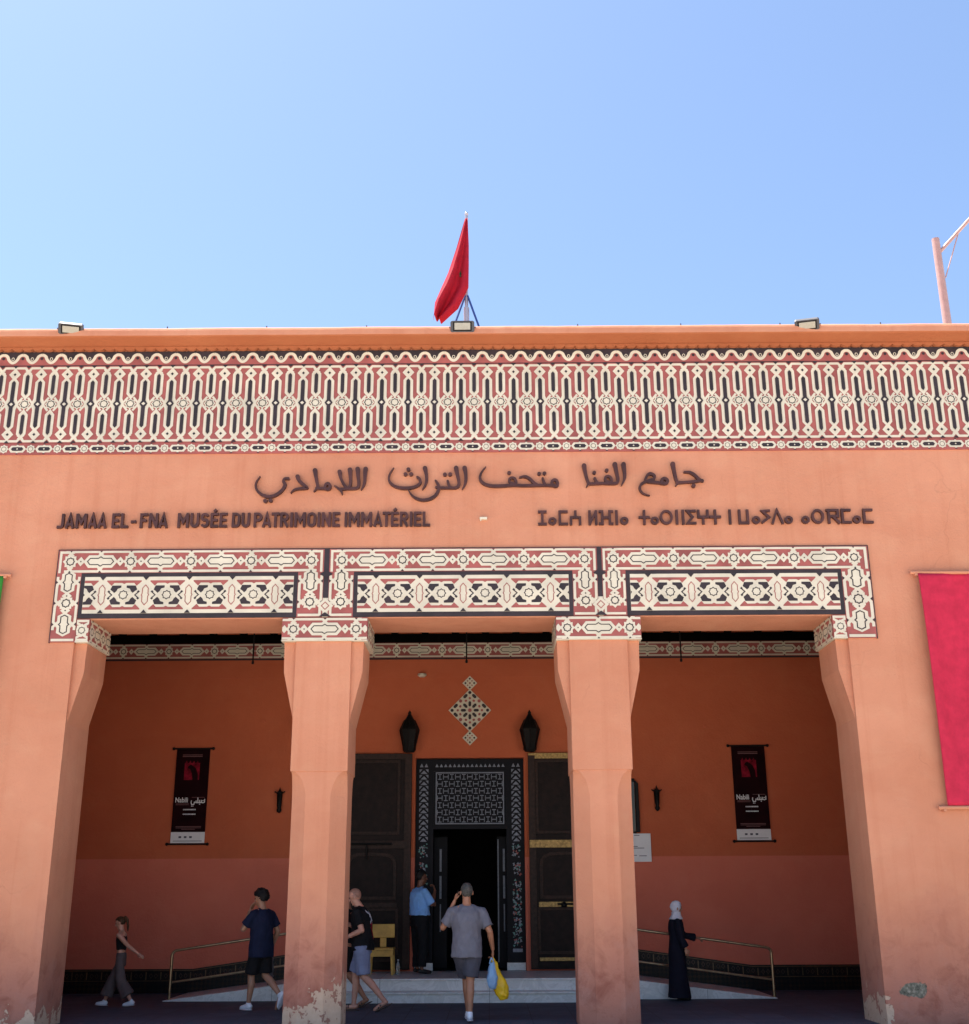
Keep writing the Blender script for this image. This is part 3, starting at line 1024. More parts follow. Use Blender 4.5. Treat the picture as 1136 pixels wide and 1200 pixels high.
def dado_pattern(low, high, end, nm):
    D = Deco((0, BY - 0.0205, 0), (1, 0, 0), (0, 0, 1), (0, -1, 0))
    (xl, zl), (xh, zh) = low, high
    zt = lambda x: zl + (zh - zl) * max(0.0, min(1.0, (x - xl) / (xh - xl)))
    for off, w_ in ((0.025, 0.014), (0.20, 0.010)):
        D.strap([(end, zl - off), (xl, zl - off), (xh, zh - off)], w_, 0, 1)
    x = min(end, xh) + 0.14
    rnd = random.Random(2)
    while x < max(end, xh) - 0.1:
        z = zt(x)
        D.poly([(x - 0.010, z - 0.05), (x + 0.010, z - 0.05), (x + 0.010, z - 0.18), (x - 0.010, z - 0.18)], 0, 1)
        for q in (0.09, 0.18):
            D.strap([(x + q - 0.03, z - 0.115), (x + q, z - 0.075), (x + q + 0.03, z - 0.115), (x + q, z - 0.155)], 0.009, 1, 1, True)
        x += 0.27
    return D.build('dado_pattern', [M['dado_gold'], M['dado_brown']], B)
M['dado_gold'] = simple('dull_gold_tile', (0.10, 0.058, 0.022), 0.4, var=0.5, scale=7)
M['dado_brown'] = simple('brown_tile', (0.055, 0.026, 0.014), 0.4, var=0.5, scale=7)
dado_pattern((-5.4, 0.41), (-2.75, 0.78), -8.0, 0)
dado_pattern((4.78, 0.43), (2.05, 0.80), 7.3, 1)
# doorway lining, mosaic strips, transom screen
df = MB()
df.box(DX0, DX0 + 0.34, BY + 0.2, BY + 0.34, PLAT, DZ)
df.box(DX1 - 0.34, DX1, BY + 0.2, BY + 0.34, PLAT, DZ)
df.box(DX0 + 0.34, DX1 - 0.34, BY + 0.2, BY + 0.34, 2.86, DZ)
df.box(DX0 + 0.28, DX0 + 0.34, BY + 0.17, BY + 0.2, PLAT, 3.98)
df.box(DX1 - 0.34, DX1 - 0.28, BY + 0.17, BY + 0.2, PLAT, 3.98)
df.box(DX0 + 0.34, DX1 - 0.34, BY + 0.17, BY + 0.2, 2.86, 2.93)
df.box(DX0 + 0.34, DX1 - 0.34, BY + 0.17, BY + 0.2, 3.94, 3.98)
df.build('door_frame', M['dark_blue'], B)
plth = MB()
for a in (DX0 + 0.01, DX1 - 0.35):
    plth.box(a, a + 0.34, BY + 0.12, BY + 0.2, PLAT, PLAT + 0.13)
build_each(plth, 'door_plinth', M['marble'], B)
def door_mosaic(cx, seed):
    D = Deco((0, BY + 0.198, 0), (1, 0, 0), (0, 0, 1), (0, -1, 0))
    rnd = random.Random(seed)
    z = 2.62
    while z < 3.92:
        D.poly([(cx - 0.065, z + 0.012), (cx + 0.065, z + 0.012), (cx, z + 0.075)], 0, 1)
        D.poly([(cx - 0.085, z + 0.098), (cx - 0.03, z + 0.098), (cx - 0.085, z + 0.035)], 0, 1)
        D.poly([(cx + 0.085, z + 0.098), (cx + 0.03, z + 0.098), (cx + 0.085, z + 0.035)], 0, 1)
        z += 0.105
    D.build('door_inlay', [M['tile_light']], B)
    D = Deco((0, BY + 0.198, 0), (1, 0, 0), (0, 0, 1), (0, -1, 0))
    z = 0.75
    while z < 2.52:
        blank = 1.86 < z < 1.98 or 2.22 < z < 2.30
        if not blank:
            for k in range(7):
                a, b2 = rnd.uniform(-0.075, 0.075), z + rnd.uniform(0, 0.08)
                q = rnd.uniform(0, 6.3); rr = rnd.uniform(0.012, 0.030)
                D.poly([(cx + a + rr * math.cos(q + w_), b2 + rr * math.sin(q + w_)) for w_ in (0, 1.9, 4.1)], rnd.choice((0, 0, 0, 1, 1, 2)), 1)
        z += 0.055
    D.poly([(cx - 0.09, 0.66), (cx + 0.09, 0.66), (cx + 0.09, 0.72), (cx - 0.09, 0.72)], 0, 1)
    for s2 in (-0.045, 0.045):
        D.poly([(cx + s2 - 0.035, 4.02), (cx + s2 + 0.035, 4.02), (cx + s2, 4.09)], 0, 1)
    return D.build('door_mosaic', [M['tile_light'], M['tile_blue'], M['tilered']], B)
door_mosaic(DX0 + 0.15, 3)
door_mosaic(DX1 - 0.15, 8)
D = Deco((0, BY + 0.198, 0), (1, 0, 0), (0, 0, 1), (0, -1, 0))
x = DX0 + 0.36
while x < DX1 - 0.4:
    D.poly([(x + 0.008, 4.02), (x + 0.072, 4.02), (x + 0.04, 4.08)], 0, 1)
    x += 0.085
D.build('door_mosaic', [M['tile_light']], B)
ts = MB()
tx0, tx1, tz0, tz1 = DX0 + 0.40, DX1 - 0.40, 2.97, 3.90
ts.box(tx0 - 0.02, tx1 + 0.02, BY + 0.165, BY + 0.199, tz0 - 0.02, tz0, 1)
ts.box(tx0 - 0.02, tx1 + 0.02, BY + 0.165, BY + 0.199, tz1, tz1 + 0.02, 1)
ts.box(tx0 - 0.02, tx0, BY + 0.165, BY + 0.199, tz0, tz1, 1)
ts.box(tx1, tx1 + 0.02, BY + 0.165, BY + 0.199, tz0, tz1, 1)
nx, nz = 11, 7
for i in range(nx):
    for j in range(nz):
        cx = tx0 + (i + 0.5) * (tx1 - tx0) / nx
        cz = tz0 + (j + 0.5) * (tz1 - tz0) / nz
        a, b2 = 0.046, 0.0065
        yy0, yy1 = BY + 0.172, BY + 0.199
        if (i + j) % 2:
            ts.box(cx - a, cx + a, yy0, yy1, cz - b2, cz + b2, 1)
            for s2 in (-1, 1):
                ts.box(cx + s2 * a - b2, cx + s2 * a + b2, yy0 - 0.003, yy1, cz - a, cz + a, 1)
        else:
            ts.box(cx - b2, cx + b2, yy0, yy1, cz - a, cz + a, 1)
            for s2 in (-1, 1):
                ts.box(cx - a * 0.8, cx + a * 0.8, yy0 - 0.003, yy1, cz + s2 * a - b2, cz + s2 * a + b2, 1)
ts.build('transom_screen', [M['dark_blue'], M['tile_light']], B)
# dark hall beyond the door
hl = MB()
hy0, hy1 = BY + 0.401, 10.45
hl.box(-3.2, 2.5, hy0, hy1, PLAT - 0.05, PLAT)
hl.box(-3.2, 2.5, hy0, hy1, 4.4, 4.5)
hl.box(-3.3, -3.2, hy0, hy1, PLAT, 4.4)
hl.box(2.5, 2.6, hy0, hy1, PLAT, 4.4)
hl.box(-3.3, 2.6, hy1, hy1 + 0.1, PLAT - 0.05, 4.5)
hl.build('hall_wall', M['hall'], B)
# inner door posts with pale inlay
for cx in (-0.93, 0.30):
    ip = MB()
    ip.box(cx - 0.13, cx + 0.13, BY + 0.9, BY + 1.0, PLAT, 2.75)
    s2 = 1 if cx < 0 else 1
    for z in (2.1, 1.6):
        ip.box(cx - 0.02, cx + 0.02, BY + 0.893, BY + 0.9, z, z + 0.42, 1)
    ip.box(cx - 0.012, cx + 0.012, BY + 0.893, BY + 0.9, 1.0, 1.5, 1)
    ip.box(cx - 0.125, cx - 0.10, BY + 0.893, BY + 0.9, PLAT + 0.1, 2.7, 1 if cx > 0 else 0)
    ip.build('inner_door_post', [M['dark_blue'], M['tile_light']], B)

# big wooden door leaves folded back on the wall
def door_leaf(x0, x1, brassy):
    y0, y1 = BY - 0.11, BY - 0.012
    d = MB()
    d.box(x0, x1, y0, y1, PLAT + 0.03, 4.25)
    leaf = d.build('door_leaf', M['wood'], B, 0.006)
    p = MB()
    sg = 1 if brassy else -1
    inner = x0 if brassy else x1                # edge next to the doorway
    a, b2 = (x0 + 0.16, x1 - 0.05) if brassy else (x0 + 0.05, x1 - 0.24)
    # upper field and lower arched field, raised moulding
    def frame(pts, wd, yo):
        L, Rr = offset_path(pts, wd, True)
        n = len(pts)
        for i in range(n):
            j = (i + 1) % n
            q = [L[i], L[j], Rr[j], Rr[i]]
            p.prism_xz(q, y0 - yo, y0 + 0.002)
    def arch(xa, xb, za, zb, ry):
        pts = [(xa, za), (xb, za)]
        for k in range(9):
            an = k / 8 * PI
            ca, sa = math.cos(an), math.sin(an)
            ca = math.copysign(abs(ca) ** 0.45, ca)
            pts.append(((xa + xb) / 2 + (xb - xa) / 2 * ca, zb - ry + ry * sa ** 0.8 if sa > 0 else zb - ry))
        return pts
    frame([(a, 2.78), (b2, 2.78), (b2, 4.10), (a, 4.10)], 0.05, 0.025)
    frame(arch(a + 0.06, b2 - 0.05, 1.62, 2.40, 0.22), 0.06, 0.03)
    frame([(a, 0.66), (b2, 0.66), (b2, 1.42), (a, 1.42)], 0.05, 0.025)
    p.box(inner, inner + sg * 0.13, y0 - 0.02, y0 + 0.002, PLAT + 0.05, 4.2)
    p.build('door_moulding', M['wood_edge'], leaf, 0.004)
    s = MB()
    s.box(x0 + 0.005, x1 - 0.005, y0 - 0.032, y0 - 0.001, 2.50, 2.64)
    s.box(x0 + 0.005, x1 - 0.005, y0 - 0.012, y0 - 0.001, 4.14, 4.245)
    s.box(a, b2, y0 - 0.032, y0 - 0.001, 1.45, 1.54)
    s.box(a, b2, y0 - 0.032, y0 - 0.001, 0.52, 0.58)
    mtl = M['brass'] if brassy else M['wood_edge']
    build_each(s, 'door_strap', mtl, leaf, 0.004)
    h = MB()
    if brassy:
        cx = x0 + 0.62
        h.lathe([(0.0, 1.44), (0.05, 1.45), (0.055, 1.49), (0.03, 1.53), (0, 1.54)], cx, y0 - 0.05, 12)
        h.tube([(cx - 0.12, y0 - 0.05, 1.5), (cx + 0.2, y0 - 0.05, 1.5)], 0.018)
        h.build('door_bolt', M['black_iron'], leaf)
    else:
        h.tube([(x0 + 0.1, y0 - 0.07, 2.58), (x1 - 0.35, y0 - 0.07, 2.58)], 0.022)
        h.tube([(x0 + 0.45, y0 - 0.06, 2.58), (x0 + 0.45, y0 - 0.06, 2.30)], 0.018)
        h.build('door_bolt', M['black_iron'], leaf)
door_leaf(-2.72, -1.45, False)
door_leaf(0.765, 2.03, True)

# carved mosaic lozenge over the door
def lozenge():
    D = Deco((-0.345, BY - 0.03, 5.08), (1, 0, 0), (0, 0, 1), (0, -1, 0))
    def plate(cz, a):
        D.prism_xz([(-0.345 - a, 5.08 + cz), (-0.345, 5.08 + cz - a), (-0.345 + a, 5.08 + cz), (-0.345, 5.08 + cz + a)], BY - 0.03, BY - 0.014 if a > 0.3 else BY - 0.015, CREAM)
    plate(0, 0.415); plate(0.53, 0.145); plate(-0.53, 0.145)
    def cell(x, z, l, wd, ang, mi):
        ca, sa = math.cos(ang), math.sin(ang)
        wd *= 1.35; l *= 1.08
        pts = [(l, 0), (l * 0.6, wd), (-l * 0.6, wd), (-l, 0), (-l * 0.6, -wd), (l * 0.6, -wd)]
        D.poly([(x + p[0] * ca - p[1] * sa, z + p[0] * sa + p[1] * ca) for p in pts], mi, 1)
    D.poly(star8(0, 0, 0.042), RED, 1)
    for k in range(8):
        a = k * PI / 4
        cell(0.125 * math.cos(a), 0.125 * math.sin(a), 0.052, 0.020, a, DARK)
        rr = 0.235 if k % 2 == 0 else 0.195
        if k % 2 == 0:
            D.poly(star8(rr * math.cos(a), rr * math.sin(a), 0.027), RED, 1)
            D.poly(star8(0.345 * math.cos(a), 0.345 * math.sin(a), 0.036), DARK, 1)
            for s2 in (-1, 1):
                aa = a + s2 * PI / 8 * 1.0
                cell(0.20 * math.cos(aa), 0.20 * math.sin(aa), 0.022, 0.018, aa, RED)
                px, pz = 0.275 * math.cos(a) - s2 * 0.085 * math.sin(a), 0.275 * math.sin(a) + s2 * 0.085 * math.cos(a)
                cell(px, pz, 0.05, 0.021, a + s2 * 3 * PI / 4, DARK)
        else:
            D.poly(star8(0.255 * math.cos(a), 0.255 * math.sin(a), 0.038), RED, 1)
    for cz in (0.53, -0.53):
        D.poly(star8(0, cz, 0.022), RED, 1)
        for k in range(4):
            a = k * PI / 2
            D.poly(star8(0.085 * math.cos(a), cz + 0.085 * math.sin(a), 0.022), DARK, 1)
            a += PI / 4
            cell(0.06 * math.cos(a), cz + 0.06 * math.sin(a), 0.014, 0.009, a, RED)
    return D.build('mosaic_lozenge', DM, B)
lozenge()

# ------------------------------------------------------------------ steps, ramps, rails
st = thing('marble_steps', 'pale grey marble steps leading up to the doorway', 'steps', (-0.35, 3.8, 0))
s = MB()
s.box(RX0 + 0.35, RX1 + 0.35, 0.05, 0.40, 0.0, 0.135)
s.build('lower_step', M['marble'], st)
s = MB()
s.box(RX0 + 0.35, RX1 + 0.35, 0.02, 0.42, 0.136, 0.165)
s.build('tread', M['marble'], st, 0.006)
s = MB()
s.box(RX0 + 0.35, RX1 + 0.35, 0.40, 2.79, 0.0, 0.319)
s.build('upper_step', M['marble'], st)
s = MB()
s.box(RX0 + 0.35, RX1 + 0.35, 0.37, 2.39, 0.32, PLAT)
s.build('landing', M['marble'], st, 0.006)

def ramp_thing(xa, xb, label):
    """xa: low end, xb: high end at the landing"""
    t_ = thing('access_ramp', label, 'ramp', (xa, 4.4, 0), group='ramps beside the entrance steps')
    r_ = MB()
    r_.prism_xz([(0, 0.0), (xb - xa, 0.0), (xb - xa, PLAT - 0.004), (0, 0.012)], 0.0, BY - 0.022 - 4.4)
    r_.build('ramp_slab', M['marble'], t_)
    return t_
ramp_thing(-5.45, -2.752, 'pale marble ramp rising to the landing on the left of the steps')
ramp_thing(4.80, 2.052, 'pale marble ramp rising to the landing on the right of the steps')

def railing(xa, xb, label):
    t_ = thing('handrail', label, 'handrail', (xa, 4.47, 0), group='metal handrails of the two ramps')
    dx = xb - xa
    zt0, zt1 = 0.80, 0.80 + 0.345
    sg = 1 if dx > 0 else -1
    m_ = MB()
    pts = [(0, 0, 0.0), (0, 0, zt0 - 0.10)]
    for k in range(5):
        a = k / 4 * PI / 2
        pts.append((sg * (0.09 - 0.09 * math.cos(a)), 0, zt0 - 0.09 + 0.09 * math.sin(a)))
    pts.append((dx, 0, zt1))
    m_.tube(pts, 0.024, 10)
    m_.build('top_rail', M['railbrass'], t_)
    m_ = MB()
    m_.tube([(0, 0, 0.29), (dx, 0, 0.29 + 0.345)], 0.017, 8)
    m_.build('lower_rail', M['railbrass'], t_)
    m_ = MB()
    m_.tube([(dx, 0, 0.30), (dx, 0, zt1)], 0.024, 8)
    m_.build('end_post', M['railbrass'], t_)
railing(-5.36, -2.80, 'brass coloured ramp handrail behind the boy in the dark shirt')
railing(4.77, 2.12, 'brass coloured ramp handrail held by the woman in the white headscarf')

# ------------------------------------------------------------------ signs on the facade
class Letters(MB):
    """raised metal strokes on the wall: front face plus sides, standing 1 cm off the plaster"""
    def __init__(s, front=-0.06, back=-0.012):
        super().__init__(); s.y0 = front; s.y1 = back; s.k = 0
    def stroke(s, pts, wd, closed=False, caps=False):
        L, Rr = offset_path(pts, wd, closed)
        n = len(pts)
        s.k += 1
        y0 = s.y0 - (s.k % 13) * 0.0003
        loop = list(zip(L, Rr))
        v, f = [], []
        for l, r in loop:
            v += [(l[0], y0, l[1]), (r[0], y0, r[1]), (l[0], s.y1, l[1]), (r[0], s.y1, r[1])]
        m_ = n if closed else n - 1
        for i in range(m_):
            a, b2 = i * 4, ((i + 1) % n) * 4
            f += [(a, a + 1, b2 + 1, b2), (a, b2, b2 + 2, a + 2), (a + 1, a + 3, b2 + 3, b2 + 1)]
        if not closed:
            f += [(0, 2, 3, 1)]
            e = (n - 1) * 4
            f += [(e, e + 1, e + 3, e + 2)]
        s.add(v, f)
        if caps:
            ws = wd if isinstance(wd, (list, tuple)) else [wd] * n
            s.dot(pts[0], ws[0] / 2); s.dot(pts[-1], ws[-1] / 2)
    def dot(s, c, r, n=10):
        s.k += 1
        y0 = s.y0 - (s.k % 13) * 0.0003 - 0.0001
        v = [(c[0] + r * math.cos(q * 2 * PI / n), y0, c[1] + r * math.sin(q * 2 * PI / n)) for q in range(n)]
        v += [(p[0], s.y1, p[2]) for p in v]
        s.add(v, [tuple(range(n))] + [(i, i + n, (i + 1) % n + n, (i + 1) % n) for i in range(n)])

def smooth_path(pts, it=3):
    """Chaikin smoothing of (x, y, w) points, ends kept"""
    for _ in range(it):
        out = [pts[0]]
        for a, b2 in zip(pts[:-1], pts[1:]):
            out.append(tuple(0.75 * p + 0.25 * q for p, q in zip(a, b2)))
            out.append(tuple(0.25 * p + 0.75 * q for p, q in zip(a, b2)))
        out.append(pts[-1])
        pts = out
    return pts

# arabic: brush strokes in tracing units; (ox, oz, sx, sz) brings a word group to the wall in metres
def arabic_word(parent, items, T):
    L = Letters()
    for it in items:
        if len(it) == 3 and not isinstance(it[0], tuple):
            x, y = T(it[0], it[1]); L.dot((x, y), it[2] * SXW / 2)
        else:
            P = smooth_path(list(it))
            L.stroke([T(p[0], p[1]) for p in P], [p[2] * SXW for p in P], caps=True)
    return L.build('word', M['metal_letter'], parent)
SXW = 0.00316
def T4(x, y):   # left half tracing
    return ((290 + x / 4.207 - 568) * 0.01297 - 0.012, 7.271 + (590 - (530 + y / 4.207)) * 0.01285 + 0.010)
def T5(x, y):   # right half tracing
    return ((550 + x / 4.057 - 568) * 0.01297 - 0.012, 7.271 + (590 - (530 + y / 4.057)) * 0.01285 + 0.002)
AR = thing('wall_sign', 'dark metal arabic lettering across the facade above the other two inscriptions', 'sign', (0, 0, 0))
arabic_word(AR, [  # jami'
    [(960, 62, 22), (964, 95, 17), (971, 140, 15), (978, 160, 12), (968, 172, 6)],
    [(976, 158, 13), (1020, 155, 12), (1060, 152, 14), (1094, 146, 12)],
    [(1012, 104, 8), (1040, 104, 14), (1062, 120, 14), (1080, 142, 14), (1096, 150, 13)],
    (1052, 173, 20),
    [(905, 160, 13), (903, 140, 14), (920, 133, 14), (934, 148, 14), (924, 164, 13), (900, 160, 13)],
    [(915, 158, 14), (880, 157, 13), (840, 152, 13)],
    [(826, 140, 10), (836, 118, 13), (852, 108, 14), (872, 120, 13), (868, 142, 13), (845, 150, 13)],
    [(862, 140, 12), (835, 148, 13), (808, 160, 12), (797, 180, 11), (803, 203, 9), (820, 216, 7), (842, 221, 5)],
], T5)
arabic_word(AR, [  # al-fana
    [(727, 62, 22), (730, 95, 17), (731, 130, 14), (722, 152, 9), (712, 170, 4)],
    [(686, 62, 22), (692, 100, 17), (699, 140, 14), (694, 158, 13), (668, 160, 13), (620, 158, 12), (580, 160, 12)],
    [(660, 156, 12), (640, 148, 13), (636, 130, 12), (650, 120, 12), (666, 130, 13), (668, 152, 13)],
    (646, 93, 18), (587, 104, 18),
    [(588, 132, 11), (594, 148, 12), (604, 160, 12)],
    [(540, 68, 22), (544, 100, 16), (552, 140, 14), (560, 158, 12), (548, 176, 5)],
    [(556, 160, 12), (590, 160, 12)],
], T5)
arabic_word(AR, [  # muthaf
    [(75, 72, 4), (56, 95, 8), (44, 125, 12), (56, 152, 14), (90, 168, 15), (140, 170, 15), (200, 164, 14), (260, 168, 13), (340, 166, 12), (398, 168, 13)],
    [(212, 160, 13), (186, 152, 12), (184, 134, 11), (200, 124, 11), (216, 136, 13), (218, 160, 13)],
    (185, 103, 18),
    [(236, 126, 8), (262, 120, 13), (284, 134, 14), (302, 156, 14), (320, 166, 12)],
    [(343, 132, 11), (348, 150, 12), (356, 166, 12)],
    (327, 108, 18), (352, 106, 18),
    [(388, 168, 13), (384, 146, 13), (402, 136, 14), (414, 152, 14), (411, 174, 13), (392, 170, 12)],
], T5)
arabic_word(AR, [  # al-turath
    [(1068, 82, 22), (1074, 115, 17), (1074, 150, 14), (1066, 178, 9), (1056, 194, 4)],
    [(1026, 82, 22), (1032, 115, 17), (1042, 160, 14), (1034, 186, 13), (1000, 186, 12), (955, 186, 12), (930, 182, 12)],
    [(985, 150, 11), (989, 168, 12), (998, 186, 12)],
    (971, 116, 19), (997, 115, 19),
    [(926, 148, 9), (942, 172, 14), (940, 205, 14), (916, 238, 14), (868, 252, 14), (824, 238, 11), (800, 210, 7), (793, 194, 4)],
    [(873, 82, 22), (880, 110, 16), (883, 150, 14), (872, 180, 9), (862, 194, 4)],
    [(836, 128, 10), (850, 140, 14), (852, 162, 14), (826, 182, 14), (774, 188, 15), (724, 178, 13), (696, 150, 11), (698, 114, 8), (720, 80, 4)],
    (778, 113, 19), (806, 113, 19), (792, 88, 19),
], T4)
arabic_word(AR, [  # al-lamadi
    [(582, 84, 22), (579, 115, 17), (580, 150, 14), (573, 178, 9), (563, 194, 4)],
    [(543, 84, 22), (545, 115, 17), (552, 165, 14), (545, 186, 13), (515, 187, 13), (490, 187, 12), (460, 190, 12)],
    [(505, 88, 22), (508, 120, 16), (512, 165, 13), (500, 186, 12)],
    [(455, 98, 20), (459, 125, 15), (474, 160, 13), (494, 187, 12)],
    [(432, 170, 5), (450, 184, 11), (468, 198, 12), (470, 216, 5)],
    [(334, 90, 22), (338, 115, 17), (346, 155, 14), (352, 180, 12), (333, 201, 5)],
    [(345, 184, 13), (385, 185, 13)],
    [(386, 184, 13), (388, 162, 13), (404, 158, 14), (413, 176, 14), (404, 192, 14), (384, 186, 12)],
    [(250, 122, 21), (256, 142, 17), (278, 164, 15), (306, 184, 12), (276, 184, 13), (244, 188, 11), (230, 196, 8), (221, 208, 4)],
    [(205, 132, 13), (186, 130, 10), (180, 148, 14), (193, 164, 16), (180, 192, 14), (150, 219, 15), (112, 229, 15), (72, 214, 13), (48, 184, 11), (46, 154, 8), (66, 121, 4)],
    (98, 248, 20), (124, 246, 20),
], T4)

# latin: condensed capitals from strokes
def arc(cx, cy, rx, ry, a0, a1, n=8):
    return [(cx + rx * math.cos(R(a0 + (a1 - a0) * k / n)), cy + ry * math.sin(R(a0 + (a1 - a0) * k / n))) for k in range(n + 1)]
sT = 0.165
def glyph(ch):
    """strokes in a box of height 1; returns (width, list of (points, closed))"""
    h = sT / 2
    lo, hi, mid = h, 1 - h, 0.5
    if ch == 'J':
        W = 0.42; return W, [([(W - h, 1), (W - h, 0.26)] + arc(W - h - 0.15, 0.24, 0.15, 0.24 - h, 0, -90) + [(0, lo)], False)]
    if ch == 'A':
        W = 0.56; return W, [([(h * 0.9, 0), (W / 2, hi + 0.04), (W - h * 0.9, 0)], False), ([(0.14, 0.26), (W - 0.14, 0.26)], False)]
    if ch == 'M':
        W = 0.68; return W, [([(h, 0), (h, 1)], False), ([(W - h, 0), (W - h, 1)], False), ([(h, 0.97), (W / 2, 0.36), (W - h, 0.97)], False)]
    if ch in 'EÉ':
        W = 0.46
        s_ = [([(h, 0), (h, 1)], False), ([(h, hi), (W, hi)], False), ([(h, mid), (W - 0.05, mid)], False), ([(h, lo), (W, lo)], False)]
        if ch == 'É': s_.append(([(W / 2 - 0.04, 1.09), (W / 2 + 0.10, 1.24)], False))
        return W, s_
    if ch == 'L':
        W = 0.45; return W, [([(h, 0), (h, 1)], False), ([(h, lo), (W, lo)], False)]
    if ch == '-':
        return 0.40, [([(0.06, 0.42), (0.36, 0.42)], False)]
    if ch == 'F':
        W = 0.45; return W, [([(h, 0), (h, 1)], False), ([(h, hi), (W, hi)], False), ([(h, mid), (W - 0.05, mid)], False)]
    if ch == 'N':
        W = 0.56; return W, [([(h, 0), (h, 1)], False), ([(W - h, 0), (W - h, 1)], False), ([(h, 0.95), (W - h, 0.05)], False)]
    if ch == 'U':
        W = 0.54; return W, [([(h, 1), (h, 0.27)] + arc(W / 2, 0.27, W / 2 - h, 0.27 - h, 180, 360) + [(W - h, 1)], False)]
    if ch == 'S':
        W = 0.50
        return W, [(arc(W / 2, 0.735, W / 2 - h, 0.265 - h, 15, 180, 7) + arc(W / 2, 0.64, W / 2 - h, 0.13, 190, 245, 3) + arc(W / 2, 0.40, W / 2 - h, 0.13, 65, 10, 3) + arc(W / 2, 0.265, W / 2 - h, 0.265 - h, 0, -165, 7), False)]
    if ch == 'D':
        W = 0.54; return W, [([(h, lo), (h, hi), (W * 0.5, hi)] + arc(W * 0.5, 0.72, W / 2 - h, hi - 0.72, 90, 0, 5) + arc(W * 0.5, 0.28, W / 2 - h, 0.28 - lo, 0, -90, 5), True)]
    if ch == 'P':
        W = 0.52; return W, [([(h, 0), (h, 1)], False), ([(h, hi), (W * 0.5, hi)] + arc(W * 0.5, 0.69, W / 2 - h, hi - 0.69, 90, -90, 8) + [(h, 0.69 - (hi - 0.69))], False)]
    if ch == 'R':
        W = 0.53; return W, [([(h, 0), (h, 1)], False), ([(h, hi), (W * 0.5, hi)] + arc(W * 0.5, 0.70, W / 2 - h, hi - 0.70, 90, -90, 8) + [(h, 0.70 - (hi - 0.70))], False), ([(W * 0.48, 0.46), (W - h * 0.8, 0)], False)]
    if ch == 'T':
        W = 0.48; return W, [([(W / 2, 0), (W / 2, 1)], False), ([(0, hi), (W, hi)], False)]
    if ch == 'I':
        return sT, [([(h, 0), (h, 1)], False)]
    if ch == 'O':
        W = 0.54; return W, [(arc(W / 2, 0.72, W / 2 - h, 0.28 - h, 0, 180, 8) + arc(W / 2, 0.28, W / 2 - h, 0.28 - h, 180, 360, 8), True)]
    return 0.3, []
LA = thing('wall_sign', 'brown metal capitals in french naming the museum, left of centre', 'sign', (0, 0, 0))
def px_x(px): return (px - 568) * 0.012832
LH, LZ = 0.226, 6.883
for word, pa, pb_ in (('JAMAA', 69.0, 126.6), ('EL', 132.4, 151.6), ('-', 153.6, 161.5), ('FNA', 165, 197.8), ('MUSÉE', 208.8, 266.6), ('DU', 272, 293), ('PATRIMOINE', 297.3, 397.8), ('IMMATÉRIEL', 403, 502.4)):
    gs = [glyph(c) for c in word]
    gap = 0.085
    kern = [0.09 if word[q:q + 2] in ('PA', 'AT') else 0.05 if word[q:q + 2] in ('AA', 'TR', 'TÉ', 'NA') else 0.0 for q in range(len(word))]
    gi = 0
    tot = sum(g_[0] for g_ in gs) + gap * (len(gs) - 1) - sum(kern)
    X0, X1 = px_x(pa), px_x(pb_)
    k = (X1 - X0) / tot
    L = Letters(-0.055)
    u = 0.0
    for g_ in gs:
        for pts, cl in g_[1]:
            L.stroke([(X0 + (u + p[0]) * k, LZ + p[1] * LH) for p in pts], sT * LH * 1.02, cl)
        u += g_[0] + gap
        gi += 1
        u -= kern[gi - 1]
    L.build('word', M['metal_letter'], LA)

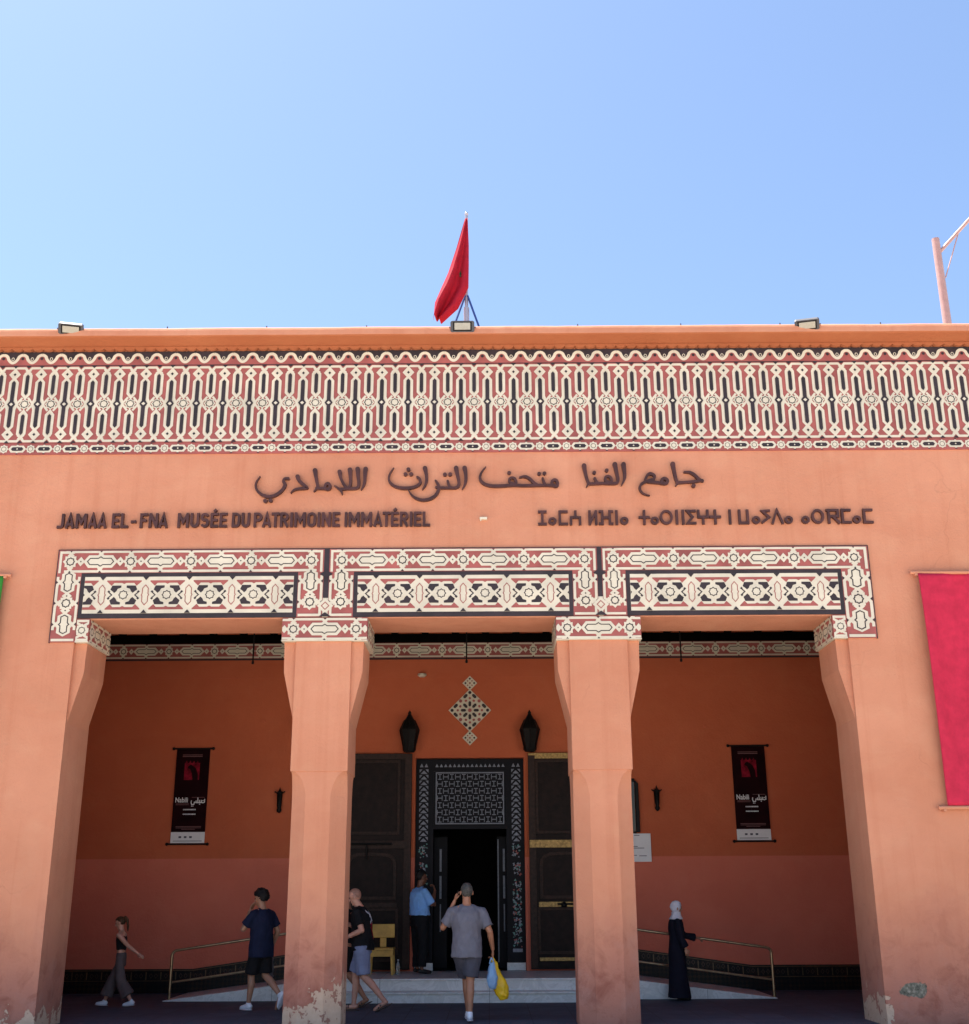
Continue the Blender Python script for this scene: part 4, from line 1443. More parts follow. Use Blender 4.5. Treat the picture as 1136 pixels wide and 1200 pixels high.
# tifinagh
TF = thing('wall_sign', 'brown metal tifinagh letters on the facade, right of centre', 'sign', (0, 0, 0))
TZ, TH_ = 6.888, 0.228
def TX(x): return px_x(620 + x / 2.771)
tw = 0.036
def tif_word(items):
    L = Letters(-0.055)
    def S(pts, closed=False): L.stroke([(TX(p[0]), TZ + p[1] * TH_) for p in pts], tw, closed)
    for it in items:
        k, a, b2 = it
        m_ = (a + b2) / 2
        if k == 'o':
            r = 0.044
            c = (TX(m_), TZ + 0.062)
            L.stroke([(c[0] + r * math.cos(q * PI / 6), c[1] + r * math.sin(q * PI / 6)) for q in range(12)], 0.034, True)
        elif k == 'O':
            c = (TX(m_), TZ + 0.5 * TH_); rx = (TX(b2) - TX(a)) / 2 - tw / 2; ry = TH_ / 2 - tw / 2
            L.stroke([(c[0] + rx * math.cos(q * PI / 10), c[1] + ry * math.sin(q * PI / 10)) for q in range(20)], tw, True)
        elif k == 'I':
            S([(m_, 0), (m_, 1)]); S([(a, 0.92), (b2, 0.92)]); S([(a, 0.08), (b2, 0.08)])
        elif k == '[':
            S([(b2, 0.92), (a + 4, 0.92), (a + 4, 0.08), (b2, 0.08)])
        elif k == 'h':
            S([(a + 4, 0), (a + 4, 0.52), (b2 - 4, 0.52), (b2 - 4, 0)]); S([(m_, 0.52), (m_, 1)])
        elif k == 'N':
            S([(a + 4, 0), (a + 4, 1)]); S([(b2 - 4, 0), (b2 - 4, 1)]); S([(a + 4, 0.08), (b2 - 4, 0.92)])
        elif k == 'X':
            S([(a, 0.92), (a + 11, 0.92), (a + 11, 0.08), (a, 0.08)]); S([(b2, 0.92), (b2 - 11, 0.92), (b2 - 11, 0.08), (b2, 0.08)]); S([(a + 11, 0.5), (b2 - 11, 0.5)])
        elif k == '|':
            S([(m_, 0), (m_, 1)])
        elif k == '+':
            S([(m_, 0), (m_, 1)]); S([(a, 0.5), (b2, 0.5)])
        elif k == 'E':
            S([(b2, 0.92), (a + 3, 0.92), (m_ + 4, 0.5), (a + 3, 0.08), (b2, 0.08)])
        elif k == 'Y':
            S([(a + 4, 1), (a + 4, 0.5), (b2 - 4, 0.5), (b2 - 4, 1)]); S([(m_, 0.5), (m_, 0)])
        elif k == 'U':
            S([(a + 4, 1), (a + 4, 0.08), (b2 - 4, 0.08), (b2 - 4, 1)])
        elif k == 'S':
            S([(b2, 0.92), (a + 4, 0.88), (b2 - 4, 0.46), (a, 0.08)])
        elif k == 'V':
            S([(a + 3, 0), (m_, 0.97), (b2 - 3, 0)])
        elif k == 'K':
            S([(a, 0.92), (b2 - 5, 0.92), (b2 - 5, 0.5), (a + 8, 0.5)]); S([(a + 8, 0), (a + 8, 0.92)]); S([(m_, 0.5), (b2, 0)])
    L.build('word', M['metal_letter'], TF)
tif_word([('I', 22, 50), ('o', 55, 81), ('[', 88, 118), ('h', 124, 161)])
tif_word([('N', 184, 213), ('X', 218, 264), ('|', 270, 280), ('o', 286, 313)])
tif_word([('+', 346, 382), ('o', 384, 411), ('O', 414, 456), ('|', 464, 474), ('|', 484, 494), ('E', 500, 531), ('Y', 535, 572), ('+', 574, 611)])
tif_word([('|', 635, 645)])
tif_word([('U', 667, 701), ('o', 709, 738), ('S', 741, 770), ('V', 772, 812), ('o', 814, 843)])
tif_word([('o', 869, 896), ('O', 902, 943), ('K', 950, 992), ('[', 998, 1030), ('o', 1034, 1061), ('[', 1068, 1100)])

# ------------------------------------------------------------------ small things on and above the facade
def floodlight(x, rz, tilt, label):
    t_ = thing('floodlight', label, 'floodlight', (x, -0.36, 10.01), rz, 'floodlights on the parapet')
    t_.scale = (0.84, 0.84, 0.84)
    Mx = Matrix.Rotation(tilt, 4, 'X')
    def rot(mb):
        mb.v = [tuple(Mx @ Vector(p)) for p in mb.v]
        return mb
    h = MB()
    h.prism_xz([(-0.20, -0.10), (0.20, -0.10), (0.22, -0.08), (0.22, 0.09), (0.19, 0.11), (-0.19, 0.11), (-0.22, 0.09), (-0.22, -0.08)], -0.03, 0.05)
    for k in range(7):
        h.box(-0.17 + k * 0.055, -0.155 + k * 0.055, 0.05, 0.085, -0.08, 0.09)
    rot(h).build('housing', M['grey_metal'], t_, 0.004)
    f = MB()
    f.box(-0.17, 0.17, -0.037, -0.031, -0.082, 0.088)
    rot(f).build('bezel', M['black_iron'], t_)
    g_ = MB()
    g_.box(-0.145, 0.145, -0.046, -0.038, -0.058, 0.070)
    rot(g_).build('lamp_glass', M['glass_lamp'], t_, 0.003)
    b_ = MB()
    b_.tube([(-0.235, 0.01, 0.0), (-0.235, 0.14, 0.02), (0.235, 0.14, 0.02), (0.235, 0.01, 0.0)], 0.012, 6)
    b_.box(-0.04, 0.04, 0.13, 0.30, -0.0, 0.03)
    b_.build('bracket', M['grey_metal'], t_)
floodlight(-6.41, R(14), R(46), 'grey floodlight on the parapet above the green banner side, tilted down and turned')
floodlight(-0.355, 0, R(18), 'grey floodlight on the parapet right below the red flag, facing forward')
floodlight(4.97, R(-14), R(48), 'grey floodlight on the parapet nearest the pale lamp pole')

fp = thing('flagpole', 'grey steel flagpole with two blue braces on the roof', 'flagpole', (-0.31, 0.6, 9.86))
m_ = MB(); m_.tube([(0, 0, 0), (0, 0, 1.0), (0, 0, 2.74)], [0.04, 0.032, 0.026], 10)
m_.lathe([(0.0, 2.735), (0.032, 2.745), (0.03, 2.78), (0, 2.80)], 0, 0, 8)
m_.build('pole', M['steel'], fp)
m_ = MB(); m_.tube([(0, 0, 0.66), (0, 0, 0.98)], 0.05, 10); m_.build('collar', M['steel'], fp)
for sg in (-1, 1):
    m_ = MB(); m_.tube([(sg * 0.02, -0.02, 1.20), (sg * 0.39, -0.15, 0.0)], 0.018, 6)
    m_.build('brace', M['blue_metal'], fp)

def flag():
    X = lambda px: (px - 547.3) * 0.01372 - 0.30
    Zf = lambda py: 12.371 - (py - 262) * 0.01592
    Lp = [(545.0, 254), (534.5, 289), (524.7, 318), (516.5, 336), (509, 354), (507.5, 376)]
    Rp = [(548.2, 254), (549.6, 287), (549.6, 312), (549.2, 337), (537, 361), (517, 378)]
    def at(P, t):
        k = min(int(t * (len(P) - 1)), len(P) - 2); f = t * (len(P) - 1) - k
        return P[k][0] * (1 - f) + P[k + 1][0] * f, P[k][1] * (1 - f) + P[k + 1][1] * f
    m_ = MB()
    nr, nc = 30, 22
    v = []
    for i in range(nr + 1):
        t = i / nr
        l, r = at(Lp, t), at(Rp, t)
        for j in range(nc + 1):
            q = j / nc
            x = X(l[0] * (1 - q) + r[0] * q); z = Zf(l[1] * (1 - q) + r[1] * q)
            amp = 0.015 + 0.19 * t
            y = -0.08 * t + amp * math.sin(q * 3.4 * PI + 1.0 + t * 1.6) * (1 - 0.75 * q) - 0.10 * t * (1 - q)
            z -= 0.03 * math.sin(q * 2.6 * PI) * t
            v.append((x + 0.31, y - 0.065, z - 9.86))
    f = []
    for i in range(nr):
        for j in range(nc):
            a = i * (nc + 1) + j
            f.append((a, a + nc + 1, a + nc + 2, a + 1))
    m_.add(v, f, 0, True)
    t_ = thing('flag', 'limp red flag hanging from the steel flagpole on the roof', 'flag', (-0.31, 0.6, 9.86))
    o = m_.build('flag_cloth', cloth('red_flag_cloth', (0.40, 0.018, 0.040), 0.7, 0.30, 0.35, 5), t_)
    o.modifiers.new('thick', 'SOLIDIFY').thickness = 0.004
    # part of the green star showing in the folds
    sm = MB()
    P = []
    c = 14 * (nc + 1) + 14
    base = Vector(v[c])
    for k in range(5):
        a = R(90 + k * 144)
        P.append((base.x + 0.016 * math.cos(a), base.z - 0.02 + 0.06 * math.sin(a)))
    Lq, Rq = offset_path(P, 0.008, True)
    for i in range(5):
        j = (i + 1) % 5
        sm.prism_xz([Lq[i], Lq[j], Rq[j], Rq[i]], base.y - 0.030 - i * 0.001, base.y - 0.022)
    sm.build('star', simple('green_star', (0.02, 0.06, 0.02), 0.8), t_)
flag()

lp = thing('lamp_post', 'tall pale pink lamp pole with angled arm rising behind the roof edge', 'lamp post', (13.41, 14.0, -0.03))
m_ = MB(); m_.tube([(0, 0, 0), (0, 0, 10), (0, 0, 20.19)], [0.19, 0.15, 0.112], 18)
m_.build('pole', M['white_metal'], lp)
m_ = MB(); m_.tube([(0.10, 0, 19.78), (1.10, 0, 20.86), (3.2, 0, 22.6)], [0.055, 0.054, 0.052], 10)
m_.build('arm', M['white_metal'], lp)
m_ = MB(); m_.tube([(0.14, 0, 18.9), (0.72, 0, 20.42)], 0.018, 6); m_.build('stay', M['white_metal'], lp)
m_ = MB(); m_.prism_xz([(3.1, 22.45), (4.2, 23.1), (4.3, 23.3), (3.9, 23.4), (3.1, 22.8)], -0.2, 0.2); m_.build('lamp_head', M['grey_metal'], lp, 0.02)

wf = thing('wall_fixture', 'tiny cream fixture on the wall between the french and tifinagh inscriptions', 'fixture', (-0.045, 0, 7.0))
m_ = MB(); m_.box(-0.055, 0.055, -0.06, -0.001, -0.015, 0.02); m_.tube([(-0.04, -0.05, -0.01), (-0.04, -0.05, -0.04)], 0.01, 6)
m_.build('bracket', M['cream'], wf, 0.004)

# wall banners left and right
def wall_banner(name, x0, x1, z0, z1, mat, label, fold_seed):
    t_ = thing(name, label, 'banner', ((x0 + x1) / 2, -0.1, z0))
    ox = (x0 + x1) / 2
    rnd = random.Random(fold_seed)
    ph = [rnd.uniform(0, 6) for _ in range(5)]
    m_ = MB()
    nx, nz = 90, 60
    v = []
    for j in range(nz + 1):
        t = j / nz
        for i in range(nx + 1):
            q = i / nx
            x = x0 + (x1 - x0) * q
            z = z1 + (z0 - z1) * t
            sag = 0.018 * math.sin(x * 7 + ph[0] + 0.5 * math.sin(t * 3)) + 0.03 * math.sin(x * 3.1 + ph[1] + t * 1.3) + 0.012 * math.sin(x * 15 + ph[2] - t * 2)
            crease = 0.05 * math.exp(-((x - (x0 + 0.78 - 0.22 * math.sin(t * 3.0) + 0.9 * max(0, t - 0.7))) / 0.05) ** 2) * (0.3 + t)
            y = 0.035 + (1.7 * sag + crease * -1.2) * (0.25 + 0.75 * math.sin(PI * min(1, t * 1.05)) ** 0.6)
            edge = 0.10 * (t ** 1.5) * max(0, 1 - q * 6) if fold_seed == 5 else 0.0
            v.append((x - ox + edge * 0.25, min(y, 0.09) - 0.02, z - z0))
    f = [(j * (nx + 1) + i, (j + 1) * (nx + 1) + i, (j + 1) * (nx + 1) + i + 1, j * (nx + 1) + i + 1) for j in range(nz) for i in range(nx)]
    m_.add(v, f, 0, True)
    o = m_.build('banner_cloth', mat, t_)
    o.modifiers.new('thick', 'SOLIDIFY').thickness = 0.004
    for zz in (z1 - z0 + 0.02, -0.03):
        r_ = MB(); r_.tube([(x0 - ox - 0.10, 0.03, zz), (x1 - ox + 0.10, 0.03, zz)], 0.028, 8)
        for sx in (x0 - ox - 0.02, x1 - ox + 0.02):
            r_.box(sx - 0.02, sx + 0.02, 0.0, 0.099, zz - 0.05, zz - 0.02)
        r_.build('rod', M['plaster'], t_)
wall_banner('wall_banner', 6.30, 9.3, 2.80, 6.10, cloth('pink_red_cloth', (0.50, 0.024, 0.062), 0.75, 0.0, 0.12, 6), 'large plain pinkish red cloth banner stretched between two rods on the wall', 5)
wall_banner('wall_banner', -10.1, -7.08, 2.80, 6.14, cloth('green_cloth', (0.035, 0.21, 0.030), 0.75, 0.0, 0.12, 6), 'plain green cloth banner at the left edge of the facade', 9)

# ------------------------------------------------------------------ things in the porch
def text_mesh(body, size, name, mat, parent, loc, bold=0.0, sx=1.0):
    c = bpy.data.curves.new(name, 'FONT')
    c.body = body; c.size = size; c.offset = bold; c.extrude = 0.001
    tmp = bpy.data.objects.new(name, c)
    COL.objects.link(tmp)
    bpy.context.view_layer.update()
    me = bpy.data.meshes.new_from_object(tmp.evaluated_get(bpy.context.evaluated_depsgraph_get()))
    bpy.data.objects.remove(tmp)
    me.materials.clear(); me.materials.append(mat)
    o = bpy.data.objects.new(name, me)
    link(o, parent)
    o.location = loc
    o.rotation_euler = (PI / 2, 0, 0)
    o.scale = (sx, 1, 1)
    return o

def exhibition_banner(cx, label, tilt):
    z0, z1, hw = 2.60, 4.37, 0.32
    t_ = thing('exhibition_banner', label, 'banner', (cx, BY - 0.035, z0), 0, 'exhibition banners on the porch back wall')
    H = z1 - z0
    m_ = MB(); m_.box(-hw, hw, -0.006, 0.0, 0.22, H); m_.build('printed_sheet', M['poster'], t_)
    m_ = MB(); m_.box(-hw, hw, -0.006, 0.0, 0.02, 0.219)
    for k, xx in enumerate((-0.17, -0.07, 0.03)):
        m_.box(xx, xx + 0.05, -0.0075, -0.006, 0.11, 0.145, 1)
    m_.box(-0.27, 0.27, -0.0075, -0.006, 0.052, 0.062, 1)
    m_.build('white_footer', [M['white_paper'], M['ink']], t_)
    p = MB()
    # dim red picture with a dark draped figure
    p.box(-0.15, 0.14, -0.0085, -0.0062, 1.18, 1.50, 0)
    for k in range(4):
        p.prism_xz([(-0.14 + k * 0.07, 1.50), (-0.10 + k * 0.07, 1.50), (-0.115 + k * 0.07, 1.545)], -0.0085, -0.0062, 0)
    p.prism_xz([(-0.08, 1.44), (-0.03, 1.47), (0.02, 1.44), (0.07, 1.40), (0.11, 1.30), (0.12, 1.16), (0.08, 1.00), (0.03, 0.95), (-0.01, 1.02), (0.02, 1.15), (0.0, 1.28), (-0.04, 1.38), (-0.09, 1.40)], -0.0105, -0.0087, 1)
    p.build('picture', [M['poster_red'], M['poster']], t_)
    b_ = MB()
    b_.box(-0.20, 0.18, -0.0078, -0.0062, H - 0.155, H - 0.14); b_.box(-0.20, 0.18, -0.0078, -0.0062, H - 0.125, H - 0.112)
    for zz, a in ((0.315, 0.24), (0.29, 0.24), (0.265, 0.13)):
        b_.box(-a, a, -0.0078, -0.0062, zz, zz + 0.010)
    for zz in (0.735, 0.715):
        b_.box(-0.27, -0.02, -0.0078, -0.0062, zz, zz + 0.009)
    b_.box(0.03, 0.27, -0.0078, -0.0062, 0.852, 0.861)
    b_.build('small_lettering', M['poster_dim'], t_)
    text_mesh('Nabili', 0.130, 'lettering', M['white_paper'], t_, (-0.285, -0.0085, 0.765), 0.0022, 0.80)
    for zz in (0.62, 0.535):
        d_ = MB()
        rnd = random.Random(4)
        x = -0.12
        while x < 0.11:
            wd = rnd.uniform(0.012, 0.022)
            d_.box(x, x + wd, -0.0078, -0.0062, zz, zz + 0.022)
            x += wd + 0.006
        d_.build('date_line', M['white_paper'], t_)
    L = Letters(-0.0088, -0.0062)
    k = 0.001
    def S(pts, wd=0.016): L.stroke(pts, wd, caps=True)
    S([(0.275, 0.82), (0.275, 0.765), (0.245, 0.755), (0.215, 0.765), (0.215, 0.80)])
    S([(0.215, 0.762), (0.185, 0.758), (0.182, 0.80)]); S([(0.182, 0.760), (0.150, 0.758), (0.145, 0.845)])
    S([(0.150, 0.760), (0.118, 0.758), (0.116, 0.79)]); S([(0.116, 0.765), (0.085, 0.768), (0.075, 0.725), (0.035, 0.722), (0.02, 0.76), (0.025, 0.795)])
    L.dot((0.245, 0.795), 0.011); L.dot((0.185, 0.730), 0.011); L.dot((0.06, 0.695), 0.009); L.dot((0.035, 0.695), 0.009)
    L.build('lettering', M['white_paper'], t_)
    for zz in (H, 0.0):
        r_ = MB()
        r_.tube([(-hw - 0.06, -0.008, zz), (hw + 0.06, -0.008, zz)], 0.016, 8)
        for sg in (-1, 1):
            r_.lathe([(0, -0.032 + zz), (0.03, zz - 0.015), (0.03, zz + 0.015), (0, zz + 0.032)], sg * (hw + 0.06), -0.008, 8)
        r_.build('rod', M['black_iron'], t_)
exhibition_banner(-5.66, 'dark red exhibition banner in the porch bay where the girl walks', 0)
exhibition_banner(4.995, 'dark red exhibition banner in the porch bay of the woman in a headscarf', 0)

def sconce(x, label):
    t_ = thing('wall_torch', label, 'wall light', (x, BY - 0.08, 3.15), 0, 'narrow iron wall torches')
    m_ = MB()
    m_.lathe([(0.0, 0.0), (0.035, 0.02), (0.05, 0.06), (0.035, 0.10), (0.045, 0.14), (0.055, 0.36), (0.075, 0.37), (0.06, 0.39), (0.03, 0.41), (0.012, 0.45), (0, 0.49)], 0, 0, 10)
    m_.build('torch', M['black_iron'], t_)
    m_ = MB(); m_.box(-0.025, 0.025, 0.03, 0.079, 0.10, 0.32)
    for sg in (-1, 1):
        m_.tube([(sg * 0.03, 0, 0.37), (sg * 0.10, -0.01, 0.40)], 0.012, 6)
    m_.build('bracket', M['black_iron'], t_)
sconce(-3.955, 'narrow black iron wall torch in the bay with the boy')
sconce(3.20, 'narrow black iron wall torch above the woman in the headscarf')

def lantern(x, label):
    t_ = thing('wall_lantern', label, 'lantern', (x, BY - 0.22, 4.26), 0, 'black lanterns over the entrance')
    n = 8
    m_ = MB(); m_.lathe([(0.0, -0.01), (0.10, 0.0), (0.115, 0.03), (0.115, 0.10), (0.17, 0.36), (0.185, 0.42), (0.17, 0.47), (0.10, 0.60), (0.05, 0.68), (0.03, 0.72), (0.035, 0.745), (0.01, 0.78), (0, 0.80)], 0, 0, n)
    o = m_.build('lantern_body', M['black_iron'], t_)
    for p in o.data.polygons: p.use_smooth = False
    m_ = MB()
    for k in range(n):
        a = k * 2 * PI / n
        ca, sa = math.cos(a), math.sin(a)
        m_.tube([(0.12 * ca, 0.12 * sa, 0.03), (0.12 * ca, 0.12 * sa, 0.10), (0.19 * ca, 0.19 * sa, 0.42), (0.10 * ca, 0.10 * sa, 0.61)], 0.008, 5)
    m_.build('lantern_ribs', M['black_iron'], t_)
    m_ = MB(); m_.box(-0.04, 0.04, 0.05, 0.219, 0.02, 0.08); m_.build('bracket', M['black_iron'], t_)
lantern(-1.50, 'black pointed wall lantern above the plain dark door leaf')
lantern(0.805, 'black pointed wall lantern above the door leaf with brass straps')

def hanging(x, label):
    t_ = thing('hanging_rod', label, 'rod', (x, 3.0, 5.41), 0, 'thin rods hanging from the porch ceiling')
    m_ = MB(); m_.tube([(0, 0, 0), (0, 0, 1.18)], 0.014, 6)
    m_.lathe([(0, -0.01), (0.022, 0.0), (0.022, 0.04), (0, 0.05)], 0, 0, 8)
    m_.build('rod', M['black_iron'], t_)
hanging(-3.98, 'thin black rod hanging from the ceiling of the bay with the girl and boy')
hanging(-0.352, 'thin black rod hanging from the ceiling in front of the entrance')
hanging(3.29, 'thin black rod hanging from the ceiling above the woman in the headscarf')

dl = thing('wall_lamp', 'small pale lamp on the back wall left of the mosaic lozenge', 'wall light', (-1.28, BY, 5.76))
m_ = MB(); m_.lathe([(0.0, -0.035), (0.05, -0.03), (0.085, -0.005), (0.085, 0.03), (0, 0.035)], 0, -0.06, 12)
m_.box(-0.03, 0.03, -0.05, -0.013, 0.0, 0.03)
m_.build('lamp_cover', M['cream'], dl)

wm = thing('wall_mirror', 'dark framed panel hanging on the back wall above the white notice', 'mirror', (2.48, BY - 0.03, 2.77))
m_ = MB(); m_.box(-0.30, 0.30, -0.02, 0.0, 0.02, 0.93); m_.build('glass', M['mirror'], wm)
m_ = MB()
m_.prism_xz([(-0.38, 0), (-0.31, 0), (-0.31, 0.96), (-0.38, 0.90)], -0.045, 0.015); m_.prism_xz([(0.31, 0), (0.38, 0), (0.38, 0.90), (0.31, 0.96)], -0.045, 0.015)
m_.box(-0.31, 0.31, -0.045, 0.015, 0.93, 0.99); m_.box(-0.31, 0.31, -0.045, 0.015, -0.02, 0.02)
m_.build('frame', M['black_iron'], wm, 0.01)

nb = thing('notice_board', 'white notice sheet fixed to the back wall beside the right pillar', 'notice', (2.72, BY - 0.03, 2.24))
m_ = MB(); m_.box(-0.33, 0.33, -0.012, 0.02, 0.0, 0.51); m_.build('sheet', M['white_paper'], nb, 0.003)
m_ = MB()
for zz, a, b2 in ((0.27, -0.26, 0.08), (0.24, -0.1, 0.20), (0.11, -0.25, 0.06), (0.10, 0.10, 0.24), (0.20, -0.27, -0.05), (0.47, 0.02, 0.12)):
    m_.box(a, b2, -0.0135, -0.012, zz, zz + 0.012)
m_.build('printed_lines', M['ink'], nb)

# chair on the landing
ch = thing('wooden_chair', 'yellow wooden chair with T shaped back beside the dark door', 'chair', (-1.89, 5.35, PLAT))
m_ = MB(); m_.box(-0.22, 0.22, -0.20, 0.22, 0.40, 0.44); m_.build('seat', M['yellow_wood'], ch, 0.008)
m_ = MB(); m_.box(-0.215, 0.215, -0.195, -0.17, 0.30, 0.399); m_.box(-0.215, -0.19, -0.169, 0.20, 0.32, 0.399); m_.box(0.19, 0.215, -0.169, 0.20, 0.32, 0.399); m_.build('seat_frame', M['yellow_wood'], ch, 0.004)
m_ = MB(); m_.box(-0.19, 0.21, 0.165, 0.20, 0.60, 0.83); m_.build('backrest', M['yellow_wood'], ch, 0.01)
m_ = MB(); m_.box(-0.05, 0.06, 0.201, 0.23, 0.441, 0.80); m_.build('back_splat', M['yellow_wood'], ch, 0.005)
for sx in (-1, 1):
    for y in (-0.18, 0.18):
        m_ = MB(); m_.prism_xz([(sx * 0.165, 0.399), (sx * 0.212, 0.399), (sx * 0.225, 0.0), (sx * 0.185, 0.0)], y - 0.022, y + 0.022)
        m_.build('leg', M['yellow_wood'], ch, 0.004)

bo = thing('water_bottle', 'small clear plastic bottle standing beside the yellow chair', 'bottle', (-1.60, 5.35, PLAT))
m_ = MB(); m_.lathe([(0.0, 0.0), (0.032, 0.0), (0.034, 0.02), (0.030, 0.07), (0.034, 0.11), (0.032, 0.16), (0.013, 0.205), (0.013, 0.225), (0, 0.226)], 0, 0, 14)
bm_, t_, b_ = mat_new('clear_plastic'); b_.inputs['Base Color'].default_value = (0.8, 0.85, 0.88, 1); b_.inputs['Transmission Weight'].default_value = 0.85; b_.inputs['Roughness'].default_value = 0.15
m_.build('bottle_body', bm_, bo)
m_ = MB(); m_.lathe([(0, 0.244), (0.015, 0.243), (0.016, 0.227), (0.0, 0.2265)], 0, 0, 12); m_.build('bottle_cap', M['white_paper'], bo)

# ------------------------------------------------------------------ people
WORK = bpy.data.scenes.new('work')
class Blob:
    """closed shapes that are fused into one skin by a voxel remesh"""
    def __init__(s): s.mb = MB()
    def cone(s, p0, r0, p1, r1, n=14):
        p0, p1 = Vector(p0), Vector(p1)
        d = p1 - p0
        L = d.length
        if L < 1e-6: return
        d /= L
        up = Vector((0, 0, 1)) if abs(d.z) < 0.9 else Vector((1, 0, 0))
        a = d.cross(up).normalized(); b = a.cross(d).normalized()
        rings = []
        for k in range(1, 4):
            th = PI / 2 * (1 - k / 3); rings.append((p0 - d * r0 * math.sin(th), r0 * math.cos(th)))
        for k in range(1, 4):
            th = PI / 2 * (k / 3)
            if k == 1: rings.append((p1, r1))
            if k < 3: rings.append((p1 + d * r1 * math.sin(th), r1 * math.cos(th)))
        v, f = [p0 - d * r0], []
        for c, r in rings:
            for k in range(n):
                an = k * 2 * PI / n
                v.append(c + a * math.cos(an) * r + b * math.sin(an) * r)
        v.append(p1 + d * r1)
        for k in range(n):
            f.append((0, 1 + (k + 1) % n, 1 + k))
        for i in range(len(rings) - 1):
            for k in range(n):
                k2 = (k + 1) % n
                f.append((1 + i * n + k, 1 + i * n + k2, 1 + (i + 1) * n + k2, 1 + (i + 1) * n + k))
        e = len(v) - 1
        o = 1 + (len(rings) - 1) * n
        for k in range(n):
            f.append((o + k, o + (k + 1) % n, e))
        s.mb.add(v, f, 0, True)
    def chain(s, pts):
        for (p0, r0), (p1, r1) in zip(pts[:-1], pts[1:]):
            s.cone(p0, r0, p1, r1)
    def ell(s, c, r, M3=None, n=16, m=10):
        c = Vector(c)
        v, f = [], []
        for i in range(m + 1):
            th = PI * i / m
            for k in range(n):
                an = 2 * PI * k / n
                p = Vector((r[0] * math.sin(th) * math.cos(an), r[1] * math.sin(th) * math.sin(an), r[2] * math.cos(th)))
                if M3 is not None: p = M3 @ p
                v.append(c + p)
        for i in range(m):
            for k in range(n):
                k2 = (k + 1) % n
                f.append((i * n + k, (i + 1) * n + k, (i + 1) * n + k2, i * n + k2))
        s.mb.add(v, f, 0, True)
    def loft(s, rings, n=24):
        """rings: (centre, rx, ry) stacked; ends capped"""
        v, f = [], []
        for c, rx, ry in rings:
            c = Vector(c)
            for k in range(n):
                an = 2 * PI * k / n
                ca, sa = math.cos(an), math.sin(an)
                ca = math.copysign(abs(ca) ** 0.9, ca)
                v.append(c + Vector((rx * ca, ry * sa, 0)))
        for i in range(len(rings) - 1):
            for k in range(n):
                k2 = (k + 1) % n
                f.append((i * n + k, i * n + k2, (i + 1) * n + k2, (i + 1) * n + k))
        f.append(tuple(range(n - 1, -1, -1)))
        f.append(tuple(range((len(rings) - 1) * n, len(rings) * n)))
        s.mb.add(v, f, 0, True)
    def cut(s, p0, r0, p1, r1, n=20, ell=(1, 1)):
        """open-ended looking tube: flat ends (sleeves, trouser legs)"""
        p0, p1 = Vector(p0), Vector(p1)
        d = (p1 - p0).normalized()
        up = Vector((0, 1, 0)) if abs(d.z) > 0.6 else Vector((0, 0, 1))
        a = d.cross(up).normalized(); b = a.cross(d).normalized()
        v = []
        for c, r in ((p0, r0), (p1, r1)):
            for k in range(n):
                an = k * 2 * PI / n
                v.append(c + a * math.cos(an) * r * ell[0] + b * math.sin(an) * r * ell[1])
        f = [(k, n + k, n + (k + 1) % n, (k + 1) % n) for k in range(n)]
        f += [tuple(range(n)), tuple(range(2 * n - 1, n - 1, -1))]
        s.mb.add(v, f, 0, True)
    def make(s, name, mat, parent, voxel=0.008, smooth=4, wrinkle=0.0, wscale=9.0):
        me = bpy.data.meshes.new(name)
        me.from_pydata(s.mb.v, [], s.mb.f)
        tmp = bpy.data.objects.new(name, me)
        WORK.collection.objects.link(tmp)
        bm = bmesh.new(); bm.from_mesh(me); bmesh.ops.recalc_face_normals(bm, faces=bm.faces); bm.to_mesh(me); bm.free()
        r = tmp.modifiers.new('r', 'REMESH'); r.mode = 'VOXEL'; r.voxel_size = voxel; r.use_smooth_shade = True
        sm = tmp.modifiers.new('s', 'SMOOTH'); sm.iterations = smooth; sm.factor = 0.5
        vl = WORK.view_layers[0]
        vl.update()
        out = bpy.data.meshes.new_from_object(tmp.evaluated_get(vl.depsgraph))
        bpy.data.objects.remove(tmp)
        if wrinkle:
            for v in out.vertices:
                c = v.co
                q = noise.noise(Vector((c.x * wscale, c.y * wscale, c.z * wscale * 0.55))) + 0.5 * noise.noise(Vector((c.x * wscale * 2.3, c.y * wscale * 2.3 + 7, c.z * wscale * 1.4)))
                v.co = c + v.normal * q * wrinkle
        out.materials.clear(); out.materials.append(mat)
        out.name = name
        for p in out.polygons: p.use_smooth = True
        return link(bpy.data.objects.new(name, out), parent)

